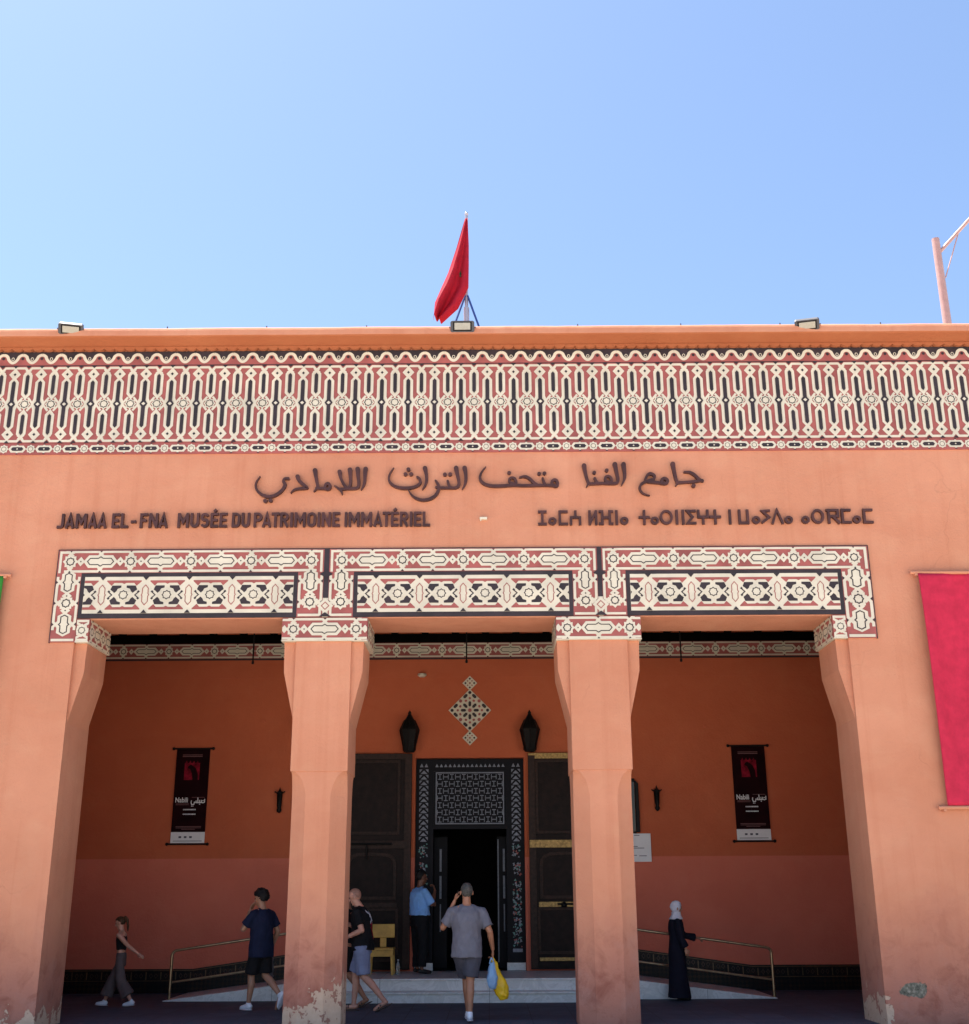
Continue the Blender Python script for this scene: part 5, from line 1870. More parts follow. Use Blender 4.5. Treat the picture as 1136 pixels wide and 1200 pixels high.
def hand(Bd, wrist, direction, palm_n, s, side, curl=0.35, thumb_up=None):
    """palm, four separate unequal fingers and a thumb leaving the side of the palm"""
    d = Vector(direction).normalized()
    pn = Vector(palm_n); pn = (pn - d * pn.dot(d)).normalized()       # palm faces pn
    side_v = d.cross(pn).normalized() * side                          # towards the thumb side
    w = Vector(wrist)
    M3 = Matrix((side_v, d, pn)).transposed()
    Bd.ell(w + d * 0.052 * s, (0.040 * s, 0.056 * s, 0.017 * s), M3)
    Ls = (0.072, 0.080, 0.074, 0.058)
    for k in range(4):
        off = (0.028 - k * 0.0185) * s
        p0 = w + d * 0.088 * s + side_v * off
        c1 = curl + 0.06 * k
        d1 = (d * math.cos(c1) + pn * math.sin(c1)).normalized()
        p1 = p0 + d1 * Ls[k] * 0.55 * s
        d2 = (d * math.cos(c1 * 2.4) + pn * math.sin(c1 * 2.4)).normalized()
        p2 = p1 + d2 * Ls[k] * 0.5 * s
        Bd.chain([(w + d * 0.05 * s + side_v * off * 0.9, 0.010 * s), (p0, 0.0098 * s), (p1, 0.0088 * s), (p2, 0.0075 * s)])
    t0 = w + d * 0.030 * s + side_v * 0.030 * s
    t1 = t0 + (d * 0.7 + side_v * 0.6 + pn * 0.25).normalized() * 0.042 * s
    t2 = t1 + (d * 0.9 + side_v * 0.15 + pn * 0.35).normalized() * 0.030 * s
    Bd.chain([(t0, 0.013 * s), (t1, 0.0105 * s), (t2, 0.0085 * s)])

def person(label, loc, rz, h, P):
    """P: pose and clothes; local frame faces +Y, +X is the person's right. lengths are for 1.75 m and scaled."""
    s = h / 1.75
    root = thing('person', label, 'person', loc, rz)
    lean = Vector(P.get('lean', (0, 0, 0)))
    girth = P.get('girth', 1.0)
    fem = P.get('fem', 0)
    V = lambda *a: Vector(a) * s
    hipz = P.get('hipz', 0.93)
    sh_z = 1.382 + lean.z
    def spine(z):          # torso axis at height z
        t = max(0.0, (z - hipz)) / (1.42 - hipz)
        return Vector((lean.x * t, lean.y * t, 0))
    shw = P.get('shw', 0.175)
    sh = {q: (Vector((q * shw, 0, sh_z)) + spine(1.42)) * s for q in (-1, 1)}
    hip = {q: V(q * 0.088, 0, hipz - 0.02) for q in (-1, 1)}
    knee = {q: V(*P['knee'][q]) for q in (-1, 1)}
    ank = {q: V(*P['ank'][q]) for q in (-1, 1)}
    elb = {q: V(*P['elb'][q]) for q in (-1, 1)}
    wri = {q: V(*P['wri'][q]) for q in (-1, 1)}
    # ---- body
    Bd = Blob()
    T = [(0.84, 0.145, 0.105), (0.93, 0.155 + 0.012 * fem, 0.112), (1.03, 0.138 - 0.012 * fem, 0.098), (1.14, 0.138, 0.100), (1.27, 0.155, 0.108), (1.37, 0.150, 0.098), (1.44, 0.105, 0.075), (1.475, 0.06, 0.055)]
    dz = hipz - 0.93
    tor = [((spine(z) + Vector((0, 0, z + (dz if z < 1.2 else dz * 0.5)))) * s, rx * s * (girth if z < 1.4 else 1), ry * s * (girth if z < 1.4 else 1)) for z, rx, ry in T]
    Bd.loft(tor)
    nk = (spine(1.47) + Vector((0, 0.005, 1.46 + lean.z))) * s
    hd = P.get('head', (0, 0.03, 0))
    hc = (spine(1.5) + Vector((hd[0], hd[1], 1.632 + lean.z + hd[2]))) * s
    Bd.cone(nk, 0.060 * s, hc - V(0, 0.012, 0.055), 0.054 * s)
    hyaw, hpit = P.get('look', (0, 0))
    HM = (Matrix.Rotation(R(hyaw), 3, 'Z') @ Matrix.Rotation(R(hpit), 3, 'X'))
    Hp = lambda x, y, z: hc + HM @ (Vector((x, y, z)) * s)
    Bd.ell(Hp(0, -0.008, 0.022), (0.076 * s, 0.096 * s, 0.095 * s), HM)
    Bd.ell(Hp(0, 0.018, -0.045), (0.056 * s, 0.066 * s, 0.072 * s), HM)
    Bd.ell(Hp(0, 0.062, -0.098), (0.025 * s, 0.022 * s, 0.018 * s), HM)       # chin
    Bd.cone(Hp(0, 0.086, 0.012), 0.010 * s, Hp(0, 0.106, -0.028), 0.014 * s)  # nose
    Bd.cone(Hp(-0.03, 0.078, 0.030), 0.011 * s, Hp(0.03, 0.078, 0.030), 0.011 * s)  # brow
    Bd.cone(Hp(-0.016, 0.082, -0.062), 0.009 * s, Hp(0.016, 0.082, -0.062), 0.009 * s)  # lips
    for q in (-1, 1):
        Bd.ell(Hp(q * 0.086, -0.005, -0.008), (0.011 * s, 0.021 * s, 0.033 * s), HM)
    for q in (-1, 1):
        Bd.chain([(hip[q], 0.088 * s * girth), (knee[q] * 0.55 + hip[q] * 0.45, 0.076 * s), (knee[q], 0.055 * s)])
        mid = knee[q] * 0.68 + ank[q] * 0.32
        back = (Vector((0, -0.02, 0)) * s)
        Bd.chain([(knee[q], 0.053 * s), (mid + back, 0.056 * s), (ank[q] + (knee[q] - ank[q]).normalized() * 0.05 * s, 0.036 * s), (ank[q], 0.036 * s)])
        Bd.cone(tor[5][0], 0.07 * s, sh[q], 0.062 * s)
        Bd.cone(nk, 0.045 * s, sh[q], 0.050 * s)
        Bd.chain([(sh[q], 0.056 * s), (elb[q], 0.041 * s)])
        fm = elb[q] * 0.7 + wri[q] * 0.3
        Bd.chain([(elb[q], 0.040 * s), (fm, 0.041 * s), (wri[q], 0.026 * s)])
        hdr = P['hand'][q]
        hand(Bd, wri[q], Vector(hdr[0]), Vector(hdr[1]), s, hdr[2], hdr[3] if len(hdr) > 3 else 0.35)
        fd = Vector(P.get('foot', {}).get(q, (0, 1, 0))).normalized()
        Bd.chain([(ank[q] - fd * 0.03 * s - V(0, 0, 0.035), 0.033 * s), (ank[q] + fd * 0.09 * s - V(0, 0, 0.045), 0.032 * s), (ank[q] + fd * 0.155 * s - V(0, 0, 0.055), 0.024 * s)])
    Bd.make('body', P['skin'], root, 0.0068 * max(s, 0.85), 3)
    # ---- face
    ey = MB()
    for q in (-1, 1):
        e = Blob(); e.ell(Hp(q * 0.031, 0.083, 0.008), (0.014 * s, 0.007 * s, 0.007 * s), HM, 10, 6)
        ey.v += []
        ey.add(e.mb.v, e.mb.f, 0, True)
    build_each(ey, 'eye', M['eye'], root)
    e = Blob(); e.ell(Hp(0, 0.0895, -0.062), (0.022 * s, 0.005 * s, 0.005 * s), HM, 10, 6)
    e.mb.build('lips', M['lip'], root)
    # ---- hair or scarf: a shell over the skull, sunk under the skin where the face is
    def shell(name, mat, face_z, face_w, back_z, thick, nz=0.006, full=False):
        m_ = MB()
        n, m2 = 36, 26
        v = []
        for i in range(m2 + 1):
            th = PI * i / m2
            for k in range(n):
                an = 2 * PI * k / n
                dx, dy, dz_ = math.sin(th) * math.cos(an), math.sin(th) * math.sin(an), math.cos(th)
                low = max(0, -dz_)
                rx, ry, rz_ = 0.076, 0.096 - 0.012 * low, 0.095
                az = math.degrees(math.atan2(abs(dx), dy))       # 0 = front
                tr = 16
                wgt = 1 / (1 + math.exp(-(az - face_w) / 9.0))
                lim = face_z * (1 - wgt) + back_z * wgt
                inside = 1 / (1 + math.exp((dz_ - lim) * tr))
                g_ = 1 + thick / 0.09 * (1 - inside) - 0.22 * inside
                nn = nz / 0.09 * (noise.noise(Vector((dx * 4, dy * 4, dz_ * 4 + len(label)))) + 0.6 * noise.noise(Vector((dx * 13, dy * 13, dz_ * 9)))) * (1 - inside)
                v.append(Hp(dx * rx * (g_ + nn), -0.008 + dy * ry * (g_ + nn), 0.022 + dz_ * rz_ * (g_ + nn)))
        f = [(i * n + k, (i + 1) * n + k, (i + 1) * n + (k + 1) % n, i * n + (k + 1) % n) for i in range(m2) for k in range(n)]
        m_.add(v, f, 0, True)
        return m_.build(name, mat, root)
    hair = P.get('hair')
    if hair:
        shell('hair', hair['mat'], hair.get('fz', 0.45), hair.get('fw', 62), hair.get('bz', -0.75), hair.get('t', 0.014), hair.get('nz', 0.012))
    if P.get('ponytail'):
        b = Blob()
        b.chain([(Hp(0, -0.085, 0.07), 0.024 * s), (Hp(0, -0.125, 0.085), 0.028 * s), (Hp(0.0, -0.15, 0.02), 0.030 * s), (Hp(0.0, -0.14, -0.10), 0.026 * s), (Hp(0, -0.12, -0.20), 0.012 * s)])
        b.make('ponytail', hair['mat'], root, 0.008, 2, 0.006, 30)
    # ---- top
    tp = P.get('top')
    if tp:
        b = Blob()
        ez = tp.get('ease', 0.018)
        hem = tp.get('hem', 0.80)
        rr = []
        Tt = [(hem, 0.172, 0.135), (0.93, 0.168, 0.130), (1.05, 0.158, 0.122), (1.15, 0.156, 0.120), (1.27, 0.168, 0.124), (1.37, 0.160, 0.112), (1.435, 0.112, 0.085), (1.462, 0.074, 0.068)]
        if tp.get('short'): Tt = [(tp['hem'], 0.150, 0.114)] + [(z, rx + 0.002, ry + 0.002) for z, rx, ry in Tt[4:6]]
        for z, rx, ry in Tt:
            if z < hem: continue
            gg = girth if z < 1.4 else 1
            k2 = tp.get('wide', 1.0) if z < 1.3 else 1
            rr.append(((spine(z) + Vector((0, 0, z + (dz * 0.5 if z > 1.0 else dz)))) * s, (rx + ez - 0.018) * s * gg * k2, (ry + ez - 0.018) * s * gg * k2))
        b.loft(rr)
        for q in (-1, 1):
            if tp.get('sleeve', 0.55) > 0:
                b.cone(tor[5][0] + V(0, 0, 0.0), 0.080 * s, sh[q], 0.070 * s)
                b.cone(nk - V(0, 0, 0.012), 0.052 * s, sh[q], 0.058 * s)
                sl = tp.get('sleeve', 0.55)
                if sl <= 1.0:
                    e = sh[q] + (elb[q] - sh[q]) * sl
                    b.cut(sh[q] + (e - sh[q]) * 0.1, 0.068 * s, e, (0.062 + 0.010 * tp.get('loose', 1)) * s)
                else:
                    e = elb[q] + (wri[q] - elb[q]) * (sl - 1)
                    b.cone(sh[q], 0.068 * s, elb[q], 0.056 * s)
                    b.cut(elb[q], 0.056 * s, e, 0.046 * s * tp.get('loose', 1))
            else:
                b.cone(tor[5][0] + V(q * 0.06, 0, 0.02), 0.05 * s, nk + V(q * 0.075, -0.01, -0.02), 0.022 * s)
        b.make(tp.get('name', 't_shirt'), tp['mat'], root, 0.010, 9, 0.016, 9)
    # ---- trousers, shorts
    bt = P.get('bottom')
    if bt:
        b = Blob()
        b.loft([((0, 0, (0.80 + dz) * s), 0.158 * s * girth, 0.118 * s * girth), ((0, 0, (0.93 + dz) * s), 0.168 * s * girth, 0.126 * s * girth), ((0, 0, (bt.get('waist', 1.02) + dz) * s), 0.150 * s * girth, 0.112 * s * girth)])
        for q in (-1, 1):
            r0, r1, r2 = bt.get('r', (0.098, 0.085, 0.07))
            ln = bt['len']           # 0..1 hip to knee, 1..2 knee to ankle
            if ln <= 1.05:
                e = hip[q] + (knee[q] - hip[q]) * ln
                b.cut(hip[q], r0 * s * girth, e, r1 * s)
            else:
                e = knee[q] + (ank[q] - knee[q]) * (ln - 1)
                b.cone(hip[q], r0 * s * girth, knee[q], r1 * s)
                b.cut(knee[q], r1 * s, e, r2 * s)
        b.make(bt.get('name', 'trousers'), bt['mat'], root, 0.010, 5, 0.014, 9)
    # ---- robe
    rb = P.get('robe')
    if rb:
        b = Blob()
        prof_ = [(0.05, 0.235, 0.215), (0.30, 0.205, 0.185), (0.60, 0.185, 0.165), (0.90, 0.182, 0.158), (1.10, 0.168, 0.140), (1.27, 0.178, 0.145), (1.37, 0.170, 0.135), (1.44, 0.12, 0.105), (1.48, 0.08, 0.085)]
        b.loft([((spine(z) + Vector((0, 0, z))) * s, rx * s, ry * s) for z, rx, ry in prof_])
        for q in (-1, 1):
            b.cone(nk - V(0, 0, 0.02), 0.055 * s, sh[q], 0.062 * s)
            b.cone(sh[q], 0.070 * s, elb[q], 0.066 * s)
            b.cone(elb[q], 0.066 * s, elb[q] + (wri[q] - elb[q]) * 0.5, 0.062 * s)
            b.cut(elb[q] + (wri[q] - elb[q]) * 0.3, 0.062 * s, elb[q] + (wri[q] - elb[q]) * 0.90, 0.075 * s)
        b.make('robe', rb, root, 0.011, 3, 0.010, 6)
    sc = P.get('scarf')
    if sc:
        shell('headscarf', sc, 0.62, 48, -1.2, 0.020, 0.010)
        b = Blob()
        b.loft([(hc - V(0, 0.02, 0.20), 0.165 * s, 0.135 * s), (hc - V(0, 0.02, 0.16), 0.120 * s, 0.105 * s), (hc - V(0, 0.012, 0.11), 0.082 * s, 0.088 * s), (hc - V(0, 0.02, 0.06), 0.082 * s, 0.086 * s)])
        b.make('scarf_drape', sc, root, 0.009, 2, 0.008, 14)
    # ---- shoes
    shoe = P.get('shoe')
    if shoe:
        for q in (-1, 1):
            fd = Vector(P.get('foot', {}).get(q, (0, 1, 0))).normalized()
            upv = Vector((0, 0, 1)); upv = (upv - fd * upv.dot(fd)).normalized()
            sd = fd.cross(upv)
            A = ank[q]
            F3 = Matrix((sd, fd, upv)).transposed()
            b = Blob()
            if shoe['kind'] == 'sneaker':
                b.cone(A - upv * 0.030 * s - fd * 0.035 * s, 0.040 * s, A + fd * 0.06 * s - upv * 0.040 * s, 0.042 * s)
                b.cone(A + fd * 0.06 * s - upv * 0.042 * s, 0.042 * s, A + fd * 0.150 * s - upv * 0.055 * s, 0.032 * s)
                b.cone(A + upv * 0.01 * s, 0.040 * s, A - upv * 0.03 * s, 0.042 * s)
                b.make('shoe', shoe['mat'], root, 0.008, 3)
                so = Blob()
                so.ell(A + fd * 0.055 * s - upv * 0.076 * s, (0.046 * s, 0.148 * s, 0.016 * s), F3)
                so.make('sole', shoe.get('sole', shoe['mat']), root, 0.007, 2)
            elif shoe['kind'] == 'black':
                b.cone(A - upv * 0.030 * s - fd * 0.035 * s, 0.038 * s, A + fd * 0.07 * s - upv * 0.045 * s, 0.040 * s)
                b.cone(A + fd * 0.07 * s - upv * 0.047 * s, 0.040 * s, A + fd * 0.165 * s - upv * 0.058 * s, 0.030 * s)
                b.make('shoe', shoe['mat'], root, 0.008, 3)
            else:
                so = Blob()
                so.ell(A + fd * 0.05 * s - upv * 0.084 * s, (0.050 * s, 0.150 * s, 0.014 * s), F3)
                so.cone(A + fd * 0.075 * s - upv * 0.045 * s + sd * 0.038 * s, 0.012 * s, A + fd * 0.075 * s - upv * 0.012 * s, 0.013 * s)
                so.cone(A + fd * 0.075 * s - upv * 0.045 * s - sd * 0.038 * s, 0.012 * s, A + fd * 0.075 * s - upv * 0.012 * s, 0.013 * s)
                so.cone(A + fd * 0.11 * s - upv * 0.058 * s + sd * 0.040 * s, 0.012 * s, A + fd * 0.11 * s - upv * 0.028 * s, 0.013 * s)
                so.cone(A + fd * 0.11 * s - upv * 0.058 * s - sd * 0.040 * s, 0.012 * s, A + fd * 0.11 * s - upv * 0.028 * s, 0.013 * s)
                so.make('sandal', shoe['mat'], root, 0.007, 2)
    return root, s, dict(wri=wri, elb=elb, ank=ank, hc=hc, sh=sh, hip=hip, knee=knee, Hp=Hp)

M['eye'] = simple('eye_dark', (0.03, 0.02, 0.015), 0.2)
M['lip'] = simple('lip_tone', (0.28, 0.09, 0.07), 0.5)
sk_olive = skin('olive_skin', (0.40, 0.20, 0.125))
sk_tan = skin('tan_skin', (0.34, 0.15, 0.085))
sk_fair = skin('fair_skin', (0.56, 0.28, 0.20))
sk_brown = skin('brown_skin', (0.17, 0.075, 0.045))
hair_black = simple('black_hair', (0.012, 0.010, 0.010), 0.55, var=0.5, scale=40, bmp=0.6, bscale=90, spec=0.2)
hair_brown = simple('brown_hair', (0.07, 0.032, 0.015), 0.55, var=0.5, scale=40, bmp=0.6, bscale=90, spec=0.2)
hair_grey = simple('grey_hair', (0.065, 0.062, 0.058), 0.6, var=0.5, scale=45, bmp=0.6, bscale=90, spec=0.2)
hair_stub = simple('cropped_hair', (0.34, 0.17, 0.12), 0.6, var=0.3, scale=60)
c_black = cloth('black_cotton', (0.011, 0.011, 0.013))
c_navy = cloth('navy_cotton', (0.012, 0.016, 0.042))
c_grey = cloth('grey_cotton', (0.140, 0.138, 0.170))
c_dgrey = cloth('dark_grey_cotton', (0.062, 0.062, 0.082))
c_blue = cloth('light_blue_shirt_cloth', (0.22, 0.45, 0.86))
c_bluegrey = cloth('blue_grey_cotton', (0.20, 0.23, 0.36))
c_check = cloth('brown_grey_cloth', (0.115, 0.085, 0.085))
c_robe = cloth('dark_navy_robe', (0.010, 0.010, 0.020), ws=7)
c_white = cloth('white_scarf_cloth', (0.66, 0.66, 0.74))
m_sneak = simple('white_sneaker', (0.78, 0.78, 0.84), 0.5, var=0.06)
m_sneak2 = simple('grey_sole', (0.55, 0.55, 0.60), 0.6)
m_sandal = simple('brown_leather', (0.075, 0.05, 0.04), 0.6)
m_shoe = simple('black_leather', (0.010, 0.010, 0.010), 0.35)

# girl striding to the left
person('young girl with ponytail, black top and wide grey trousers striding left in the porch', (-5.92, 3.45, 0), R(88), 1.36, dict(
    skin=sk_fair, lean=(0, 0.03, 0), shw=0.150, fem=1, look=(4, -16), head=(0, 0.045, -0.01), girth=0.86, hipz=0.915,
    knee={1: (0.085, 0.17, 0.50), -1: (-0.085, -0.05, 0.50)}, ank={1: (0.085, 0.30, 0.105), -1: (-0.085, -0.31, 0.115)},
    foot={1: (0, 1, 0.05), -1: (0, 1, -0.08)},
    elb={1: (0.18, 0.0, 1.14), -1: (-0.23, -0.20, 1.18)}, wri={1: (0.15, 0.05, 0.93), -1: (-0.26, -0.42, 1.04)},
    hand={1: ((0, 0.5, -0.8), (-1, 0, 0), 1), -1: ((-0.1, -0.75, -0.6), (0.5, 0, 0.3), -1, 0.25)},
    hair=dict(mat=hair_brown, fz=0.42, fw=88, bz=-0.75, t=0.011), ponytail=True,
    top=dict(mat=c_black, hem=1.10, short=True, sleeve=0, name='crop_top'),
    bottom=dict(mat=c_check, len=1.72, waist=1.06, r=(0.102, 0.108, 0.140), name='wide_trousers'),
    shoe=dict(kind='sneaker', mat=m_sneak, sole=m_sneak2)))

# boy walking away to the left, hand at his mouth
_, bs, bj = person('teenage boy in navy shirt and black shorts walking left with a hand at his mouth', (-3.52, 2.62, 0), R(52), 1.76, dict(
    skin=sk_olive, lean=(0, 0.01, 0), shw=0.178, look=(24, -12), head=(0, 0.05, -0.005), girth=1.0,
    knee={1: (0.09, -0.02, 0.50), -1: (-0.085, 0.10, 0.50)}, ank={1: (0.10, -0.36, 0.235), -1: (-0.085, 0.13, 0.095)},
    foot={1: (0, 0.45, -0.9), -1: (0, 1, 0)},
    elb={1: (0.27, -0.06, 1.13), -1: (-0.26, 0.14, 1.17)}, wri={1: (0.26, 0.05, 0.90), -1: (-0.05, 0.24, 1.44)},
    hand={1: ((0, 0.2, -1), (-1, 0, 0), 1, 0.6), -1: ((0.4, -0.1, 0.8), (0.3, -0.8, 0), -1, 0.5)},
    hair=dict(mat=hair_black, fz=0.25, fw=84, bz=-0.80, t=0.030, nz=0.022),
    top=dict(mat=c_navy, hem=0.76, ease=0.042, sleeve=0.72, loose=2.0, wide=1.06),
    bottom=dict(mat=c_black, len=0.92, r=(0.108, 0.105, 0.1), name='shorts'),
    shoe=dict(kind='sneaker', mat=m_sneak, sole=m_sneak2)))

# man with cropped hair walking left behind the left pillar
_, ms_, mj = person('man with shaved head in black t-shirt, blue grey shorts and sandals beside the left pillar', (-1.93, 2.45, 0), R(82), 1.80, dict(
    skin=sk_fair, lean=(0, 0.06, -0.01), shw=0.19, look=(6, -22), head=(0, 0.075, -0.02), girth=1.14,
    knee={1: (0.09, 0.13, 0.51), -1: (-0.09, -0.04, 0.49)}, ank={1: (0.09, 0.14, 0.095), -1: (-0.09, -0.36, 0.16)},
    foot={1: (0, 1, 0), -1: (0, 0.9, -0.45)},
    elb={1: (0.27, 0.10, 1.14), -1: (-0.27, -0.04, 1.13)}, wri={1: (0.16, 0.33, 1.22), -1: (-0.22, 0.20, 1.03)},
    hand={1: ((0, 0.7, 0.5), (-0.8, 0, 0.2), 1, 0.5), -1: ((0.05, 0.9, -0.2), (0.8, 0, 0), -1, 0.4)},
    hair=dict(mat=hair_stub, fz=0.55, fw=92, bz=-0.8, t=0.0015, nz=0.002),
    top=dict(mat=c_black, hem=0.84, ease=0.03, sleeve=0.72, loose=1.5),
    bottom=dict(mat=c_bluegrey, len=0.95, r=(0.112, 0.102, 0.1), name='shorts'),
    shoe=dict(kind='sandal', mat=m_sandal)))
# print on the back of his shirt, laid on the cloth
from mathutils.bvhtree import BVHTree
man_root = [o for o in COL.objects if o.get('label', '').startswith('man with shaved')][0]
shirt = [c for c in man_root.children if c.name.startswith('t_shirt')][0]
bvh = BVHTree.FromPolygons([v.co[:] for v in shirt.data.vertices], [p.vertices[:] for p in shirt.data.polygons])
def shirt_print(name, cells, mat, sz):
    m_ = MB()
    for (x, z) in cells:
        for (a, b2) in ((0, 0),):
            q = []
            for dx, dz in ((0, 0), (sz, 0), (sz, sz), (0, sz)):
                hit = bvh.ray_cast(Vector((x + dx, -1.0, z + dz)), Vector((0, 1, 0)))
                if hit[0] is None: q = None; break
                q.append(hit[0] + Vector((0, -0.004, 0)))
            if q: m_.add(q, [(0, 1, 2, 3)], 0)
    return m_.build(name, mat, man_root)
rnd = random.Random(5)
sz = 0.018
wcells, rcells = [], []
for i_ in range(-8, 9):
    for j_ in range(0, 26):
        x_, z_ = i_ * sz, 1.02 + j_ * sz
        d1 = abs(x_ + 0.0) + abs(z_ - 1.36) * 0.9
        if z_ > 1.24 and (d1 < 0.07 or (abs(abs(x_) - abs(z_ - 1.34)) < 0.02 and d1 < 0.17)):
            wcells.append((x_, z_))
        elif z_ < 1.26 and abs(x_ - 0.03 * math.sin(z_ * 25)) < 0.035 + 0.03 * rnd.random() and rnd.random() < 0.85:
            rcells.append((x_, z_))
shirt_print('white_print', wcells, c_white, sz)
shirt_print('red_print', rcells, cloth('red_print_ink', (0.30, 0.012, 0.03)), sz)

# companion mostly hidden behind him and the pillar
person('person in dark clothes and shorts almost hidden behind the left pillar', (-2.22, 3.15, 0), R(84), 1.74, dict(
    skin=sk_tan, lean=(0, 0.03, 0), look=(0, -10), head=(0, 0.04, 0),
    knee={1: (0.09, 0.16, 0.50), -1: (-0.09, -0.02, 0.49)}, ank={1: (0.09, 0.20, 0.095), -1: (-0.09, -0.30, 0.14)},
    foot={1: (0, 1, 0), -1: (0, 0.9, -0.4)},
    elb={1: (0.25, 0.05, 1.14), -1: (-0.25, 0.04, 1.14)}, wri={1: (0.2, 0.26, 1.10), -1: (-0.2, 0.25, 1.08)},
    hand={1: ((0, 0.9, 0.1), (-0.8, 0, 0.2), 1, 0.5), -1: ((0.05, 0.9, -0.1), (0.8, 0, 0), -1, 0.4)},
    hair=dict(mat=hair_black, fz=0.4, fw=66, bz=-0.5, t=0.012),
    top=dict(mat=c_black, hem=0.82, sleeve=0.6), bottom=dict(mat=c_black, len=0.9, name='shorts'),
    shoe=dict(kind='sandal', mat=m_sandal)))

# guard
groot, gs_, gj = person('guard in light blue shirt and black trousers at the doorway, hand at chin', (-1.23, 5.35, PLAT), R(-62), 1.74, dict(
    skin=sk_brown, lean=(0, 0.0, 0), shw=0.20, look=(-4, -3), girth=1.32,
    knee={1: (0.10, 0.02, 0.50), -1: (-0.11, 0.01, 0.50)}, ank={1: (0.11, 0.0, 0.092), -1: (-0.13, 0.02, 0.092)},
    elb={1: (0.25, 0.12, 1.17), -1: (-0.24, 0.14, 1.18)}, wri={1: (0.08, 0.26, 1.40), -1: (0.05, 0.24, 1.16)},
    hand={1: ((-0.35, -0.1, 0.9), (-0.4, -0.8, 0), 1, 0.7), -1: ((1, 0.1, 0.1), (0, -1, 0), -1, 0.5)},
    hair=dict(mat=hair_black, fz=0.40, fw=90, bz=-0.85, t=0.013),
    top=dict(mat=c_blue, hem=0.98, ease=0.024, sleeve=0.95, wide=0.97, name='shirt', loose=1.2),
    bottom=dict(mat=c_black, len=1.93, waist=1.03, r=(0.108, 0.088, 0.080)),
    shoe=dict(kind='black', mat=m_shoe)))
for q in (-1, 1):
    e = Blob(); c = gj['sh'][q] * 0.86 + Vector((0, 0, 1.45)) * 0.14 * gs_ + Vector((0, 0, 0.055))
    e.ell(c, (0.06, 0.028, 0.012)); e.mb.build('epaulette', M['ink'], groot)

# man in grey walking away, phone at his left ear
wroot, ws_, wj = person('grey haired man in grey t-shirt and shorts walking towards the entrance with a phone', (-0.31, 0.78, 0), R(4), 1.82, dict(
    skin=sk_tan, lean=(0, 0.03, 0), shw=0.198, look=(8, -2), girth=1.10,
    knee={1: (0.045, -0.02, 0.51), -1: (0.0, 0.20, 0.53)}, ank={1: (0.035, -0.08, 0.108), -1: (0.035, 0.26, 0.10)},
    foot={1: (0.1, 1, -0.05), -1: (-0.05, 1, 0.1)},
    elb={1: (0.31, -0.02, 1.13), -1: (-0.32, 0.08, 1.18)}, wri={1: (0.355, 0.08, 0.90), -1: (-0.16, 0.13, 1.52)},
    hand={1: ((0.05, 0.15, -1), (-1, 0.1, 0), 1, 0.75), -1: ((0.25, 0.0, 0.8), (0.8, 0.2, 0), -1, 0.35)},
    hair=dict(mat=hair_grey, fz=0.5, fw=96, bz=-0.92, t=0.010, nz=0.010),
    top=dict(mat=c_grey, hem=0.80, ease=0.034, sleeve=0.78, loose=1.8, wide=1.02),
    bottom=dict(mat=c_dgrey, len=0.88, r=(0.112, 0.108, 0.1), name='shorts'),
    shoe=dict(kind='sneaker', mat=m_sneak, sole=m_sneak2)))

# woman in a dark robe with a white headscarf
person('woman in a long dark robe and white headscarf resting a hand on the handrail', (3.13, 4.12, 0), R(-84), 1.54, dict(
    skin=sk_olive, lean=(0, 0.0, 0), shw=0.165, fem=1, look=(0, -3), girth=0.96,
    knee={1: (0.08, 0.02, 0.49), -1: (-0.08, 0.02, 0.49)}, ank={1: (0.09, 0.0, 0.092), -1: (-0.09, 0.02, 0.092)},
    elb={1: (0.235, 0.02, 1.12), -1: (-0.20, 0.20, 1.14)}, wri={1: (0.265, 0.10, 0.92), -1: (-0.25, 0.44, 1.09)},
    hand={1: ((0, 0.2, -1), (-1, 0, 0), 1, 0.4), -1: ((0.0, 0.9, -0.15), (0, 0, -1), -1, 0.5)},
    robe=c_robe, scarf=c_white, shoe=dict(kind='black', mat=m_shoe)))

# things people hold
def bag(name, label, cat, loc, rz, prof_, mat, handles=True, tilt=0.0):
    t_ = thing(name, label, cat, loc, rz)
    b = Blob()
    b.loft([((tilt * -z, 0, z), rx, ry) for z, rx, ry in prof_])
    o = b.make('bag_body', mat, t_, 0.009, 2, 0.018, 13)
    if handles:
        m_ = MB()
        zt = prof_[-1][0]
        m_.tube([(0.03 + tilt * -zt, 0.02, zt - 0.02), (0.015, 0.008, zt * 0.35), (0, 0, 0.0)], 0.010, 8)
        m_.tube([(-0.03 + tilt * -zt, -0.01, zt - 0.02), (-0.012, -0.006, zt * 0.35), (0, 0, 0.0)], 0.010, 8)
        m_.build('bag_handle', mat, t_)
    return t_
def plastic(name, col):
    m, t, b = mat_new(name)
    v = obj_pos(t)
    t.links.new(ramp(t, tex_noise(t, v, 10, 4, 0.6), [(0.3, tuple(c * 0.8 for c in col)), (0.7, col)]), b.inputs['Base Color'])
    b.inputs['Roughness'].default_value = 0.32
    b.inputs['Subsurface Weight'].default_value = 0.1
    bump(t, b, tex_noise(t, v, 22, 4, 0.6, 1.2), 0.6, 0.02)
    return m
m_yel = plastic('yellow_plastic', (0.80, 0.50, 0.008))
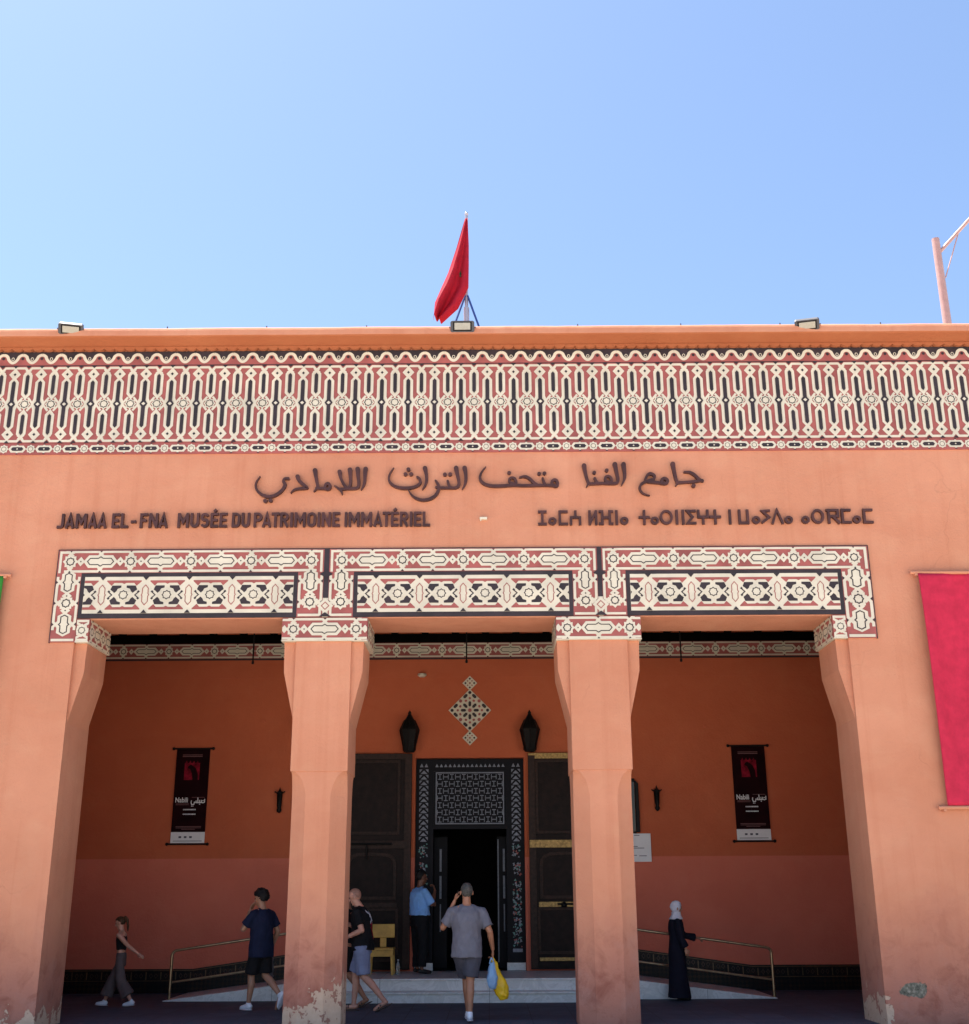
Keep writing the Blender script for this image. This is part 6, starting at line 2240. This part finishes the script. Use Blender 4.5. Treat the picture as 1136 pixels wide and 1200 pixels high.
m_blu = plastic('blue_plastic', (0.20, 0.36, 0.60))
hw_ = Matrix.Rotation(R(4), 4, 'Z') @ (wj['wri'][1] + Vector((0.0, 0.02, -0.10)))
hw_ = Vector((-0.31, 0.78, 0)) + hw_.to_3d()
bag('yellow_bag', 'yellow plastic bag hanging from the right hand of the man in grey', 'bag', (hw_.x, hw_.y, hw_.z), R(10),
    [(-0.56, 0.050, 0.03), (-0.51, 0.090, 0.055), (-0.40, 0.110, 0.065), (-0.28, 0.082, 0.055), (-0.15, 0.05, 0.035), (-0.06, 0.03, 0.02)], m_yel, tilt=0.28)
bag('blue_bag', 'crumpled light blue plastic bag carried together with the yellow bag', 'bag', (hw_.x - 0.015, hw_.y - 0.09, hw_.z - 0.01), R(-15),
    [(-0.40, 0.05, 0.03), (-0.35, 0.075, 0.05), (-0.26, 0.078, 0.055), (-0.15, 0.055, 0.035), (-0.06, 0.03, 0.02)], m_blu, tilt=0.02)
ph = thing('mobile_phone', 'dark mobile phone held to the ear of the man in grey', 'phone', (0, 0, 0))
m_ = MB(); m_.box(-0.006, 0.006, -0.035, 0.035, -0.07, 0.07); m_.build('phone_body', M['black_iron'], ph, 0.004)
pw = Matrix.Rotation(R(4), 4, 'Z') @ (wj['wri'][-1] + Vector((0.035, 0.01, 0.08)))
ph.location = Vector((-0.31, 0.78, 0)) + pw.to_3d()
ph.rotation_euler = (R(15), R(12), R(4))

# grey cloth bag in the boy's right hand
bw_ = Matrix.Rotation(R(52), 4, 'Z') @ (bj['wri'][1] + Vector((0.0, 0.02, -0.09)))
bw_ = Vector((-3.52, 2.62, 0)) + bw_.to_3d()
bag('cloth_bag', 'folded grey jacket hanging from the right hand of the boy', 'jacket', (bw_.x, bw_.y, bw_.z), R(30),
    [(-0.46, 0.03, 0.02), (-0.38, 0.065, 0.035), (-0.22, 0.06, 0.035), (-0.08, 0.045, 0.03), (0.0, 0.025, 0.02)], cloth('grey_jacket_cloth', (0.14, 0.13, 0.14)), handles=False)

bpy.data.scenes.remove(WORK)
